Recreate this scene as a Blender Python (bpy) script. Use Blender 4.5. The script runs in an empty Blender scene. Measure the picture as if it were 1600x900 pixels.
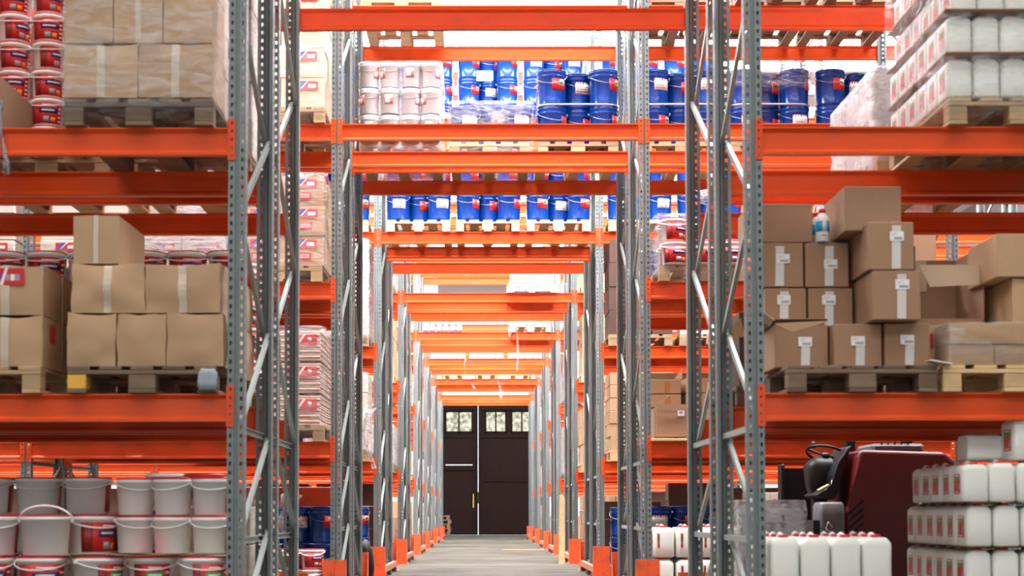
import bpy, bmesh, math, random
from mathutils import Vector, Matrix, noise
random.seed(7)
R = math.radians
SC = bpy.context.scene
COL = SC.collection

# ------------------------------------------------------------------ camera
FPX = 2356.0                       # focal length in pixels of a 1600 wide frame
PITCH = 2.4
EYE = 0.82
cam = bpy.data.cameras.new('camera')
cam.sensor_width = 36.0
cam.lens = 36.0 * FPX / 1600.0
cam.shift_x = 44.0 / 1600.0
cam.shift_y = (801.0 - FPX * math.tan(R(PITCH)) - 450.0) / 1600.0
cam.clip_end = 200
cam.dof.use_dof = True
cam.dof.focus_distance = 21.0
cam.dof.aperture_fstop = 3.2
camo = bpy.data.objects.new('camera', cam)
COL.objects.link(camo)
camo.location = (0, 0, EYE)
camo.rotation_euler = (R(90 + PITCH), R(0.08), 0)
SC.camera = camo

# ------------------------------------------------------------------ world, exposure
w = bpy.data.worlds.new('world'); SC.world = w; w.use_nodes = True
w.node_tree.nodes['Background'].inputs[0].default_value = (0.93, 0.97, 1.0, 1)
w.node_tree.nodes['Background'].inputs[1].default_value = 2.5
SC.view_settings.view_transform = 'Standard'
SC.view_settings.look = 'None'
SC.view_settings.gamma = 1
SC.view_settings.exposure = 0.0
SC.view_settings.use_curve_mapping = False
SC.cycles.use_denoising = True
SC.cycles.max_bounces = 7
SC.cycles.diffuse_bounces = 4
SC.cycles.glossy_bounces = 3
SC.cycles.transmission_bounces = 3
SC.cycles.transparent_max_bounces = 10
SC.cycles.caustics_reflective = False
SC.cycles.caustics_refractive = False
SC.cycles.sample_clamp_indirect = 6
SKY = 34.0          # strength of the daylight coming through the roof lights
SKY_NEAR = 5.0
FILL_FRONT = 1.7     # fill panes added behind the camera to light the low fronts      # the roof lights near and behind the camera
CEIL_Z = 9.6

# ------------------------------------------------------------------ materials
M = {}
def nodes_of(name):
    m = bpy.data.materials.new(name); m.use_nodes = True
    M[name] = m
    nt = m.node_tree
    return m, nt, nt.nodes['Principled BSDF']
def mat(name, col, rough=0.6, metal=0.0, var=0.0, scale=8.0, bump=0.0, bscale=60.0, spec=0.5, dirt=None, dirt_amt=0.5, dirt_scale=3.0, coat=0.0, stretch=None, emit=0.0):
    m, nt, p = nodes_of(name)
    N, L = nt.nodes, nt.links
    p.inputs['Roughness'].default_value = rough
    p.inputs['Metallic'].default_value = metal
    p.inputs['Specular IOR Level'].default_value = spec
    p.inputs['Coat Weight'].default_value = coat
    c4 = (*col, 1)
    p.inputs['Base Color'].default_value = c4
    if var or bump or dirt:
        tc = N.new('ShaderNodeTexCoord'); mp = N.new('ShaderNodeMapping')
        L.new(tc.outputs['Object'], mp.inputs['Vector'])
        oi = N.new('ShaderNodeObjectInfo')
        cb = N.new('ShaderNodeCombineXYZ')
        mu = N.new('ShaderNodeMath'); mu.operation = 'MULTIPLY'; mu.inputs[1].default_value = 37.0
        L.new(oi.outputs['Random'], mu.inputs[0]); L.new(mu.outputs[0], cb.inputs[0]); L.new(mu.outputs[0], cb.inputs[2])
        L.new(cb.outputs[0], mp.inputs['Location'])
        if stretch: mp.inputs['Scale'].default_value = stretch
        src = None
        if var:
            n = N.new('ShaderNodeTexNoise'); n.inputs['Scale'].default_value = scale; n.inputs['Detail'].default_value = 4
            L.new(mp.outputs[0], n.inputs['Vector'])
            mx = N.new('ShaderNodeMix'); mx.data_type = 'RGBA'
            mx.inputs[6].default_value = (*[max(0, c * (1 - var)) for c in col], 1)
            mx.inputs[7].default_value = (*[min(1, c * (1 + var)) for c in col], 1)
            L.new(n.outputs[0], mx.inputs[0]); src = mx.outputs[2]
            # slight value change from one object to the next
            hs = N.new('ShaderNodeHueSaturation')
            mr = N.new('ShaderNodeMapRange'); mr.inputs[3].default_value = 1 - var * 0.7; mr.inputs[4].default_value = 1 + var * 0.7
            L.new(oi.outputs['Random'], mr.inputs[0]); L.new(mr.outputs[0], hs.inputs['Value']); L.new(src, hs.inputs['Color'])
            src = hs.outputs[0]
        if dirt:
            n2 = N.new('ShaderNodeTexNoise'); n2.inputs['Scale'].default_value = dirt_scale; n2.inputs['Detail'].default_value = 8; n2.inputs['Roughness'].default_value = 0.7
            L.new(mp.outputs[0], n2.inputs['Vector'])
            cr = N.new('ShaderNodeMapRange'); cr.inputs[1].default_value = 0.52; cr.inputs[2].default_value = 0.72; cr.inputs[4].default_value = dirt_amt
            L.new(n2.outputs[0], cr.inputs[0])
            mx2 = N.new('ShaderNodeMix'); mx2.data_type = 'RGBA'; mx2.inputs[6].default_value = c4; mx2.inputs[7].default_value = (*dirt, 1)
            if src: L.new(src, mx2.inputs[6])
            L.new(cr.outputs[0], mx2.inputs[0]); src = mx2.outputs[2]
        if src: L.new(src, p.inputs['Base Color'])
        if bump:
            n3 = N.new('ShaderNodeTexNoise'); n3.inputs['Scale'].default_value = bscale; n3.inputs['Detail'].default_value = 5
            L.new(mp.outputs[0], n3.inputs['Vector'])
            b = N.new('ShaderNodeBump'); b.inputs['Strength'].default_value = bump; b.inputs['Distance'].default_value = 0.01
            L.new(n3.outputs[0], b.inputs['Height']); L.new(b.outputs[0], p.inputs['Normal'])
    if emit:
        p.inputs['Emission Color'].default_value = c4; p.inputs['Emission Strength'].default_value = emit
    return m
mat('orange_paint', (0.70, 0.073, 0.010), 0.34, 0, 0.10, 1.5, dirt=(0.30, 0.07, 0.03), dirt_amt=0.35, dirt_scale=4, spec=0.3)
mat('guard_paint', (0.78, 0.10, 0.02), 0.5, 0, 0.10, 3, dirt=(0.16, 0.06, 0.03), dirt_amt=0.8, dirt_scale=9)
mat('rail_paint', (0.50, 0.20, 0.13), 0.6, 0, 0.15, 6, dirt=(0.2, 0.08, 0.05), dirt_amt=0.6, dirt_scale=8)
mat('zinc', (0.165, 0.20, 0.20), 0.5, 0.12, 0.14, 14, bump=0.05, bscale=90)
mat('zinc_brace', (0.30, 0.34, 0.32), 0.45, 0.3, 0.15, 10, bump=0.05)
mat('kraft', (0.45, 0.29, 0.165), 0.8, 0, 0.10, 5, bump=0.12, bscale=25)
mat('kraft_brown', (0.33, 0.19, 0.11), 0.8, 0, 0.10, 5, bump=0.12, bscale=25)
mat('kraft_dark', (0.085, 0.042, 0.030), 0.8, 0, 0.10, 5)
mat('kraft_pale', (0.62, 0.48, 0.33), 0.8, 0, 0.08, 5, bump=0.12, bscale=25)
mat('white_carton', (0.60, 0.54, 0.47), 0.7, 0, 0.05, 4)
mat('tape_white', (0.62, 0.60, 0.57), 0.35)
mat('tape_brown', (0.42, 0.20, 0.07), 0.3)
mat('tape_clear', (0.56, 0.47, 0.36), 0.25)
mat('plastic_white', (0.88, 0.89, 0.88), 0.38, 0, 0.04, 6)
mat('pail_plastic', (0.50, 0.49, 0.50), 0.4, 0, 0.04, 6)
mat('can_plastic', (0.82, 0.84, 0.78), 0.42, 0, 0.05, 6)
mat('lid_red', (0.62, 0.012, 0.018), 0.35)
mat('print_red', (0.56, 0.014, 0.016), 0.4)
mat('print_darkred', (0.26, 0.012, 0.014), 0.45)
mat('print_navy', (0.02, 0.028, 0.15), 0.4)
mat('print_blue', (0.03, 0.07, 0.42), 0.4)
mat('print_green', (0.03, 0.36, 0.06), 0.4)
mat('print_white', (0.82, 0.80, 0.80), 0.5)
mat('print_pink', (0.62, 0.22, 0.20), 0.4)
mat('print_grey', (0.30, 0.30, 0.33), 0.5)
mat('print_orange', (0.8, 0.22, 0.03), 0.5)
mat('paper', (0.80, 0.80, 0.80), 0.6)
mat('ink', (0.05, 0.05, 0.07), 0.6)
mat('bottle_blue', (0.005, 0.33, 0.68), 0.35)
mat('drum_blue', (0.001, 0.036, 0.235), 0.2, 0.0, 0.10, 2, coat=0.25, spec=0.35)
mat('steel', (0.42, 0.42, 0.45), 0.3, 0.9)
mat('wood', (0.42, 0.29, 0.16), 0.85, 0, 0.35, 4, bump=0.3, bscale=20, stretch=(1, 5, 5), dirt=(0.10, 0.07, 0.05), dirt_amt=0.6)
mat('wood_pale', (0.66, 0.46, 0.24), 0.8, 0, 0.25, 4, bump=0.25, bscale=20, stretch=(1, 5, 5))
mat('wood_dark', (0.17, 0.115, 0.075), 0.88, 0, 0.4, 4, bump=0.3, bscale=20, stretch=(1, 5, 5))
mat('wood_yellow', (0.72, 0.40, 0.06), 0.7, 0, 0.15, 10, bump=0.2)
mat('bag_paper', (0.62, 0.44, 0.34), 0.75, 0, 0.08, 6, bump=0.4, bscale=9)
mat('truck_red', (0.075, 0.0022, 0.0018), 0.40, 0, 0.08, 2, dirt=(0.12, 0.01, 0.01), dirt_amt=0.5, dirt_scale=2)
mat('truck_black', (0.006, 0.006, 0.007), 0.45, spec=0.3)
mat('truck_grey', (0.085, 0.085, 0.09), 0.6, 0, 0.2, 6, dirt=(0.2, 0.19, 0.18), dirt_amt=0.4, dirt_scale=6)
mat('wall_paint', (0.30, 0.31, 0.32), 0.95, 0, 0.04, 0.6)
mat('ceiling_paint', (0.82, 0.83, 0.83), 0.9, 0, 0.03, 0.6)
mat('roof_steel', (0.62, 0.64, 0.66), 0.6)
mat('sheet_red', (0.62, 0.07, 0.02), 0.6, 0, 0.15, 3, dirt=(0.1, 0.03, 0.02), dirt_amt=0.6, dirt_scale=5)
mat('crate_grey', (0.36, 0.38, 0.42), 0.3)
mat('cloth_blue', (0.36, 0.42, 0.50), 0.85, 0, 0.2, 20)
mat('foil', (0.62, 0.60, 0.62), 0.3, 0.3, 0.2, 20, bump=0.8, bscale=30)

def plank_material(name, col, line, scale):
    m, nt, p = nodes_of(name); N, L = nt.nodes, nt.links
    tc = N.new('ShaderNodeTexCoord'); sx = N.new('ShaderNodeSeparateXYZ'); L.new(tc.outputs['Object'], sx.inputs[0])
    mu = N.new('ShaderNodeMath'); mu.operation = 'MULTIPLY'; mu.inputs[1].default_value = scale; L.new(sx.outputs[0], mu.inputs[0])
    fr = N.new('ShaderNodeMath'); fr.operation = 'FRACT'; L.new(mu.outputs[0], fr.inputs[0])
    lt = N.new('ShaderNodeMath'); lt.operation = 'LESS_THAN'; lt.inputs[1].default_value = 0.09; L.new(fr.outputs[0], lt.inputs[0])
    n = N.new('ShaderNodeTexNoise'); n.inputs['Scale'].default_value = 2.0; n.inputs['Detail'].default_value = 8
    mp = N.new('ShaderNodeMapping'); mp.inputs['Scale'].default_value = (8, 1, 0.7); L.new(tc.outputs['Object'], mp.inputs[0]); L.new(mp.outputs[0], n.inputs['Vector'])
    a = N.new('ShaderNodeMix'); a.data_type = 'RGBA'; a.inputs[6].default_value = (*[c * 0.7 for c in col], 1); a.inputs[7].default_value = (*[c * 1.35 for c in col], 1)
    L.new(n.outputs[0], a.inputs[0])
    b = N.new('ShaderNodeMix'); b.data_type = 'RGBA'; b.inputs[7].default_value = (*line, 1)
    L.new(a.outputs[2], b.inputs[6]); L.new(lt.outputs[0], b.inputs[0]); L.new(b.outputs[2], p.inputs['Base Color'])
    p.inputs['Roughness'].default_value = 0.7; p.inputs['Specular IOR Level'].default_value = 0.08
plank_material('gate_wood', (0.013, 0.006, 0.0042), (0.007, 0.0035, 0.0025), 11.0)
mat('gate_frame', (0.010, 0.005, 0.0035), 0.75, 0, 0.2, 3, spec=0.08)

def floor_material():
    m, nt, p = nodes_of('concrete'); N, L = nt.nodes, nt.links
    tc = N.new('ShaderNodeTexCoord')
    n = N.new('ShaderNodeTexNoise'); n.inputs['Scale'].default_value = 0.9; n.inputs['Detail'].default_value = 10; n.inputs['Roughness'].default_value = 0.65
    L.new(tc.outputs['Object'], n.inputs['Vector'])
    cr = N.new('ShaderNodeValToRGB'); L.new(n.outputs[0], cr.inputs[0])
    cr.color_ramp.elements[0].position = 0.3; cr.color_ramp.elements[0].color = (0.040, 0.037, 0.0275, 1)
    cr.color_ramp.elements[1].position = 0.7; cr.color_ramp.elements[1].color = (0.092, 0.0865, 0.066, 1)
    n2 = N.new('ShaderNodeTexNoise'); n2.inputs['Scale'].default_value = 5; n2.inputs['Detail'].default_value = 10
    mp = N.new('ShaderNodeMapping'); mp.inputs['Scale'].default_value = (0.16, 0.30, 1); L.new(tc.outputs['Object'], mp.inputs[0]); L.new(mp.outputs[0], n2.inputs['Vector'])  # transverse streaks of sunlight put into the colour of the worn concrete
    mr = N.new('ShaderNodeMapRange'); mr.inputs[1].default_value = 0.52; mr.inputs[2].default_value = 0.66; mr.inputs[4].default_value = 0.7; L.new(n2.outputs[0], mr.inputs[0])
    mx = N.new('ShaderNodeMix'); mx.data_type = 'RGBA'; mx.inputs[7].default_value = (0.013, 0.012, 0.010, 1)
    L.new(mr.outputs[0], mx.inputs[0]); L.new(cr.outputs[0], mx.inputs[6]); L.new(mx.outputs[2], p.inputs['Base Color'])
    p.inputs['Roughness'].default_value = 0.8; p.inputs['Specular IOR Level'].default_value = 0.25
    b = N.new('ShaderNodeBump'); b.inputs['Strength'].default_value = 0.25; b.inputs['Distance'].default_value = 0.02
    L.new(n2.outputs[0], b.inputs['Height']); L.new(b.outputs[0], p.inputs['Normal'])
floor_material()

def film_material(name, col, lo, hi, scale, stretch=(1, 1, 1)):
    """stretch film: clear plastic with milky creases"""
    m, nt, p = nodes_of(name); N, L = nt.nodes, nt.links
    p.inputs['Base Color'].default_value = (*col, 1); p.inputs['Roughness'].default_value = 0.16; p.inputs['Specular IOR Level'].default_value = 0.9
    tr = N.new('ShaderNodeBsdfTransparent'); mx = N.new('ShaderNodeMixShader')
    tc = N.new('ShaderNodeTexCoord'); mp = N.new('ShaderNodeMapping'); mp.inputs['Scale'].default_value = stretch
    L.new(tc.outputs['Object'], mp.inputs[0])
    n = N.new('ShaderNodeTexNoise'); n.inputs['Scale'].default_value = scale; n.inputs['Detail'].default_value = 6; n.inputs['Distortion'].default_value = 1.2
    L.new(mp.outputs[0], n.inputs['Vector'])
    mr = N.new('ShaderNodeMapRange'); mr.inputs[1].default_value = 0.38; mr.inputs[2].default_value = 0.68; mr.inputs[3].default_value = lo; mr.inputs[4].default_value = hi
    L.new(n.outputs[0], mr.inputs[0]); L.new(mr.outputs[0], mx.inputs[0])
    L.new(tr.outputs[0], mx.inputs[1]); L.new(p.outputs[0], mx.inputs[2])
    b = N.new('ShaderNodeBump'); b.inputs['Strength'].default_value = 0.7; b.inputs['Distance'].default_value = 0.015
    L.new(n.outputs[0], b.inputs['Height']); L.new(b.outputs[0], p.inputs['Normal'])
    L.new(mx.outputs[0], N['Material Output'].inputs[0])
film_material('film', (0.70, 0.70, 0.73), 0.04, 0.34, 6, (1, 1, 3.5))
film_material('film_milky', (0.58, 0.57, 0.60), 0.35, 0.78, 6, (1, 1, 3.0))
film_material('film_scrap', (0.72, 0.72, 0.74), 0.25, 0.85, 16)

def emit_material(name, col, strength, dirt=False):
    m, nt, p = nodes_of(name); N, L = nt.nodes, nt.links
    p.inputs['Base Color'].default_value = (*col, 1)
    p.inputs['Emission Color'].default_value = (*col, 1)
    p.inputs['Emission Strength'].default_value = strength
    if dirt:
        tc = N.new('ShaderNodeTexCoord'); n = N.new('ShaderNodeTexNoise'); n.inputs['Scale'].default_value = 6; n.inputs['Detail'].default_value = 8
        L.new(tc.outputs['Object'], n.inputs['Vector'])
        cr = N.new('ShaderNodeValToRGB'); cr.color_ramp.elements[0].position = 0.38; cr.color_ramp.elements[0].color = (0.10, 0.10, 0.06, 1)
        cr.color_ramp.elements[1].position = 0.6; cr.color_ramp.elements[1].color = (*col, 1)
        L.new(n.outputs[0], cr.inputs[0]); L.new(cr.outputs[0], p.inputs['Emission Color']); L.new(cr.outputs[0], p.inputs['Base Color'])
emit_material('roof_light', (0.96, 0.98, 1.0), SKY)
emit_material('roof_light_near', (1.0, 0.97, 0.93), SKY_NEAR)
emit_material('window_glass', (0.97, 0.98, 1.0), FILL_FRONT)
emit_material('roof_light_far', (0.96, 0.98, 1.0), SKY * 0.15)
emit_material('gate_pane', (0.36, 0.38, 0.28), 0.25, True)

# ------------------------------------------------------------------ mesh building
class MB:
    """collects geometry for ONE mesh"""
    def __init__(self): self.bm = bmesh.new(); self.mats = []
    def mi(self, name):
        if name not in self.mats: self.mats.append(name)
        return self.mats.index(name)
    def poly(self, pts, m, smooth=False):
        f = self.bm.faces.new([self.bm.verts.new(p) for p in pts]); f.material_index = self.mi(m); f.smooth = smooth
        return f
    def box(self, c, s, m, rot=None, bevel=0.0, seg=1):
        r = bmesh.ops.create_cube(self.bm, size=1.0)
        vs = r['verts']
        T = Matrix.Translation(c) @ (rot.to_4x4() if rot else Matrix.Identity(4)) @ Matrix.Diagonal((*s, 1))
        bmesh.ops.transform(self.bm, matrix=T, verts=vs)
        fs = set(f for v in vs for f in v.link_faces)
        k = self.mi(m)
        for f in fs: f.material_index = k
        if bevel:
            es = list(set(e for v in vs for e in v.link_edges))
            g = bmesh.ops.bevel(self.bm, geom=es, offset=bevel, segments=seg, affect='EDGES', profile=0.5)
            for f in g['faces']: f.material_index = k; f.smooth = seg > 1
        return vs
    def bar(self, a, b, wx, wy, m, up=(0, 0, 1)):
        a, b = Vector(a), Vector(b); d = b - a; L = d.length; z = d.normalized()
        x = z.cross(Vector(up))
        if x.length < 1e-4: x = Vector((1, 0, 0))
        x.normalize(); y = z.cross(x)
        rot = Matrix((x, y, z)).transposed()
        return self.box((a + b) / 2, (wx, wy, L), m, rot)
    def tube(self, pts, r, m, n=6):
        pts = [Vector(p) for p in pts]; k = self.mi(m); rings = []
        for i, p in enumerate(pts):
            t = (pts[min(i + 1, len(pts) - 1)] - pts[max(i - 1, 0)]).normalized()
            x = t.cross(Vector((0.13, 0.2, 1))); x.normalize(); y = t.cross(x)
            rr = r[i] if isinstance(r, (list, tuple)) else r
            rings.append([self.bm.verts.new(p + x * math.cos(j * 2 * math.pi / n) * rr + y * math.sin(j * 2 * math.pi / n) * rr) for j in range(n)])
        for a, b in zip(rings, rings[1:]):
            for j in range(n):
                f = self.bm.faces.new((a[j], a[(j + 1) % n], b[(j + 1) % n], b[j])); f.material_index = k; f.smooth = True
        for q in (rings[0], rings[-1]):
            f = self.bm.faces.new(q); f.material_index = k
    def lathe(self, prof, m, n=24, c=(0, 0, 0), cap=True):
        k = self.mi(m); rings = []
        for (r, z) in prof:
            rings.append([self.bm.verts.new((c[0] + r * math.cos(j * 2 * math.pi / n), c[1] + r * math.sin(j * 2 * math.pi / n), c[2] + z)) for j in range(n)])
        for a, b in zip(rings, rings[1:]):
            for j in range(n):
                f = self.bm.faces.new((a[j], a[(j + 1) % n], b[(j + 1) % n], b[j])); f.material_index = k; f.smooth = True
        if cap:
            for q in (rings[0], rings[-1]):
                f = self.bm.faces.new(q); f.material_index = k
    def loft(self, rings, m, n=5, smooth=True):
        """rounded rectangles (z, half width, half depth, corner radius)"""
        k = self.mi(m); R_ = []
        for (z, hw, hd, r) in rings:
            q = []
            for cx, cy, a0 in ((1, 1, 0), (-1, 1, 90), (-1, -1, 180), (1, -1, 270)):
                for j in range(n):
                    a = R(a0 + 90 * j / (n - 1))
                    q.append(self.bm.verts.new((cx * (hw - r) + r * math.cos(a), cy * (hd - r) + r * math.sin(a), z)))
            R_.append(q)
        N_ = len(R_[0])
        for a, b in zip(R_, R_[1:]):
            for j in range(N_):
                f = self.bm.faces.new((a[j], a[(j + 1) % N_], b[(j + 1) % N_], b[j])); f.material_index = k; f.smooth = smooth
        for q in (R_[0], R_[-1]):
            f = self.bm.faces.new(q); f.material_index = k; f.smooth = smooth
    def prism(self, pts, y0, y1, m, bevel=0.0, axis='y', seg=2):
        """outline in xz (axis y) or yz (axis x), given thickness"""
        k = self.mi(m)
        def P(p, t): return (p[0], t, p[1]) if axis == 'y' else (t, p[0], p[1])
        a = [self.bm.verts.new(P(p, y0)) for p in pts]; b = [self.bm.verts.new(P(p, y1)) for p in pts]
        fs = [self.bm.faces.new(a), self.bm.faces.new(b)]
        n = len(pts)
        for j in range(n): fs.append(self.bm.faces.new((a[j], a[(j + 1) % n], b[(j + 1) % n], b[j])))
        for f in fs: f.material_index = k
        if bevel:
            es = list(set(e for f in fs for e in f.edges))
            g = bmesh.ops.bevel(self.bm, geom=es, offset=bevel, segments=seg, affect='EDGES', profile=0.5)
            for f in g['faces']: f.material_index = k; f.smooth = True
    def patch(self, r, a0, a1, z0, z1, m, n=8, r1=None):
        """curved label on a (tapered) round body, angles in degrees, -90 looks at the viewer; has its own thickness"""
        k = self.mi(m)
        if r1 is None: r1 = r
        ring = []
        for off in (0.0, 0.0012):
            lo, hi = [], []
            for j in range(n + 1):
                a = R(a0 + (a1 - a0) * j / n)
                lo.append(self.bm.verts.new(((r + off) * math.cos(a), (r + off) * math.sin(a), z0)))
                hi.append(self.bm.verts.new(((r1 + off) * math.cos(a), (r1 + off) * math.sin(a), z1)))
            ring.append((lo, hi))
            for j in range(n):
                f = self.bm.faces.new((lo[j], lo[j + 1], hi[j + 1], hi[j])); f.material_index = k; f.smooth = True
        for q in (0, 1):
            for j in range(n):
                f = self.bm.faces.new((ring[0][q][j], ring[0][q][j + 1], ring[1][q][j + 1], ring[1][q][j])); f.material_index = k
        for j in (0, n):
            f = self.bm.faces.new((ring[0][0][j], ring[0][1][j], ring[1][1][j], ring[1][0][j])); f.material_index = k
    def done(self, name):
        bmesh.ops.recalc_face_normals(self.bm, faces=self.bm.faces)
        me = bpy.data.meshes.new(name); self.bm.to_mesh(me); self.bm.free()
        for m in self.mats: me.materials.append(M[m])
        return me

def tag(o, label=None, cat=None, group=None, kind=None):
    if label: o['label'] = label
    if cat: o['category'] = cat
    if group: o['group'] = group
    if kind: o['kind'] = kind
    return o
def link(name, data, parent=None, loc=(0, 0, 0), rz=0.0):
    o = bpy.data.objects.new(name, data); COL.objects.link(o); o.location = loc
    if rz: o.rotation_euler = (0, 0, rz)
    if parent: o.parent = parent
    return o
def node(name, mesh, kids=(), loc=(0, 0, 0), label=None): return dict(name=name, mesh=mesh, kids=list(kids), loc=loc, label=label)
def put(nd, loc, rz=0.0, label=None, cat=None, group=None, parent=None, rx=0.0, ry=0.0, sc=None):
    """places a thing with its parts and sub-parts (mesh data shared between copies)"""
    o = bpy.data.objects.new(nd['name'], nd['mesh']); COL.objects.link(o)
    o.location = loc; o.rotation_euler = (rx, ry, rz)
    if sc: o.scale = sc
    if parent: o.parent = parent
    if parent and nd['label']: o['label'] = nd['label']
    if label: tag(o, label, cat, group)
    for k in nd['kids']: put(k, k['loc'], parent=o)
    return o
def struct(name, mb, loc=(0, 0, 0)):
    o = link(name, mb.done(name), None, loc); o['kind'] = 'structure'; return o

# ------------------------------------------------------------------ the hall
YF, YB, XL, XR = 55.0, -6.0, -14.0, 14.0
b = MB(); b.box(((XL + XR) / 2, (YF + YB) / 2, -0.1), (XR - XL + 1, YF - YB + 1, 0.2), 'concrete'); struct('floor', b)
b = MB(); b.box((XL - 0.15, (YF + YB) / 2, CEIL_Z / 2), (0.3, YF - YB, CEIL_Z), 'wall_paint'); struct('wall_left', b)
b = MB(); b.box((XR + 0.15, (YF + YB) / 2, CEIL_Z / 2), (0.3, YF - YB, CEIL_Z), 'wall_paint'); struct('wall_right', b)
b = MB(); b.box((0, YB - 0.15, CEIL_Z / 2), (XR - XL + 0.6, 0.3, CEIL_Z), 'wall_paint'); struct('wall_front', b)
GX0, GX1, GH = -2.25, 2.35, 4.80     # gate opening in the far wall
b = MB()
b.box(((XL + GX0) / 2, YF + 0.15, CEIL_Z / 2), (GX0 - XL, 0.3, CEIL_Z), 'ceiling_paint')
b.box(((XR + GX1) / 2, YF + 0.15, CEIL_Z / 2), (XR - GX1, 0.3, CEIL_Z), 'ceiling_paint')
b.box(((GX0 + GX1) / 2, YF + 0.15, (CEIL_Z + GH) / 2), (GX1 - GX0, 0.3, CEIL_Z - GH), 'ceiling_paint')
struct('wall_back', b)
# roof: white deck with strips of roof lights across the hall
strips = [(-4.0, -1.0, 'roof_light_near'), (3.0, 6.0, 'roof_light_near')]
y = 11.2
while y < 50:
    strips.append((y, y + 2.6, 'roof_light' if y < 47 else 'roof_light_far')); y += 5.3
b = MB(); last = YB
for (a, c, m) in strips + [(YF, YF, None)]:
    if a > last: b.box((0, (last + a) / 2, CEIL_Z + 0.1), (XR - XL + 0.6, a - last, 0.2), 'ceiling_paint')
    if m:
        for sx in (-1, 1): b.box((sx * 11.4, (a + c) / 2, CEIL_Z + 0.1), (5.8, c - a, 0.2), 'ceiling_paint')
    last = c
struct('ceiling', b)
for i, (a, c, m) in enumerate(strips):
    b = MB(); b.box((0, (a + c) / 2, CEIL_Z + 0.06), (17.0, c - a, 0.04), m); struct('window_%d' % (i + 1), b)
for i, x in enumerate((-3.6, -1.2, 1.2, 3.6)):  # glowing panes added out of view to brighten the low front goods
    b = MB(); b.box((x, YB + 0.03, 2.4), (2.0, 0.05, 3.6), 'window_glass'); struct('window_%d' % (len(strips) + 1 + i), b)
    b = MB()  # bars framing the added pane
    for dx in (-1.03, 0, 1.03): b.box((x + dx, YB + 0.06, 2.4), (0.06, 0.08, 3.72), 'roof_steel')
    for z in (0.57, 2.4, 4.23): b.box((x, YB + 0.06, z), (2.0, 0.08, 0.06), 'roof_steel')
    struct('trim_%d' % (i + 2), b)
b = MB()
for i in range(10): b.box((0, 9.6 + 5.3 * i - 0.2, CEIL_Z - 0.12), (XR - XL, 0.14, 0.24), 'roof_steel')
struct('trim_1', b)

# far gate: two dark timber leaves, wicket door in the left one, a bright gap between them
def gate():
    SEAM = -0.205
    def leaf(x0, x1, panes, wicket):
        n = link('door_1' if wicket else 'door_2', None, None, (0, YF + 0.06, 0)); n['kind'] = 'structure'
        b = MB()
        H = GH - 0.05
        if wicket:   # leaf is left open where the thin line of light shows above the wicket
            b.box(((x0 + x1) / 2, 0, 1.28), (x1 - x0, 0.05, 2.54), 'gate_wood')
            b.box(((x0 + x1) / 2, 0, (2.575 + H) / 2), (x1 - x0, 0.05, H - 2.575), 'gate_wood')
            b.box((x0 + 0.42, 0, 2.56), (0.84, 0.05, 0.042), 'gate_wood'); b.box((x1 - 0.1, 0, 2.56), (0.2, 0.05, 0.042), 'gate_wood')
        else: b.box(((x0 + x1) / 2, 0, H / 2 + 0.005), (x1 - x0, 0.05, H - 0.01), 'gate_wood')
        link('panelling', b.done('panelling'), n)
        b = MB()
        for xx in (x0 + 0.09, x1 - 0.09): b.box((xx, -0.04, H / 2), (0.18, 0.05, H - 0.02), 'gate_frame')
        for zz in (H - 0.1, H - 1.12, 0.12, 2.02 if not wicket else 2.44): b.box(((x0 + x1) / 2, -0.041, zz), (x1 - x0 - 0.36, 0.048, 0.16), 'gate_frame')
        link('gate_frame', b.done('gate_frame'), n)
        for (c0, c1) in panes:
            z0, z1 = H - 1.02 + 0.06, H - 0.26
            b = MB()
            for xx in (c0 - 0.03, (c0 + c1) / 2, c1 + 0.03): b.box((xx, -0.05, (z0 + z1) / 2), (0.05, 0.03, z1 - z0 + 0.12), 'gate_frame')
            for zz in (z0 - 0.03, z1 + 0.03): b.box(((c0 + c1) / 2, -0.05, zz), (c1 - c0 + 0.11, 0.03, 0.06), 'gate_frame')
            fr = link('pane_frame', b.done('pane_frame'), n)
            b = MB(); b.box(((c0 + c1) / 2, -0.036, (z0 + z1) / 2), (c1 - c0, 0.016, z1 - z0), 'gate_pane')
            link('pane', b.done('pane'), fr)
        return n
    l = leaf(GX0 + 0.01, SEAM - 0.008, [(-1.36, -0.45)], True)
    r = leaf(SEAM + 0.008, GX1 - 0.01, [(0.10, 0.78), (1.05, 1.73)], False)
    b = MB(); b.box((-0.38, -0.1, 1.25), (0.03, 0.05, 0.5), 'wood_yellow'); link('door_handle', b.done('door_handle'), l)
    b = MB(); b.box((SEAM, 0.0, 1.36), (0.05, 0.03, 0.42), 'print_green'); link('latch_strip', b.done('latch_strip'), r)  # green part of the daylight slit, painted on a strip
gate()

# ------------------------------------------------------------------ racking
ROW_Y = [8.1, 13.6, 18.9, 24.2, 29.5, 34.6, 39.9, 45.3]
CX = 0.065
LV = dict(A=1.463, B=2.91, C=4.36, D=5.81)
BH = 0.15
POST_H = 7.25
ORD = ['nearest', 'second', 'third', 'fourth', 'fifth', 'sixth', 'seventh', 'farthest']

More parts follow.
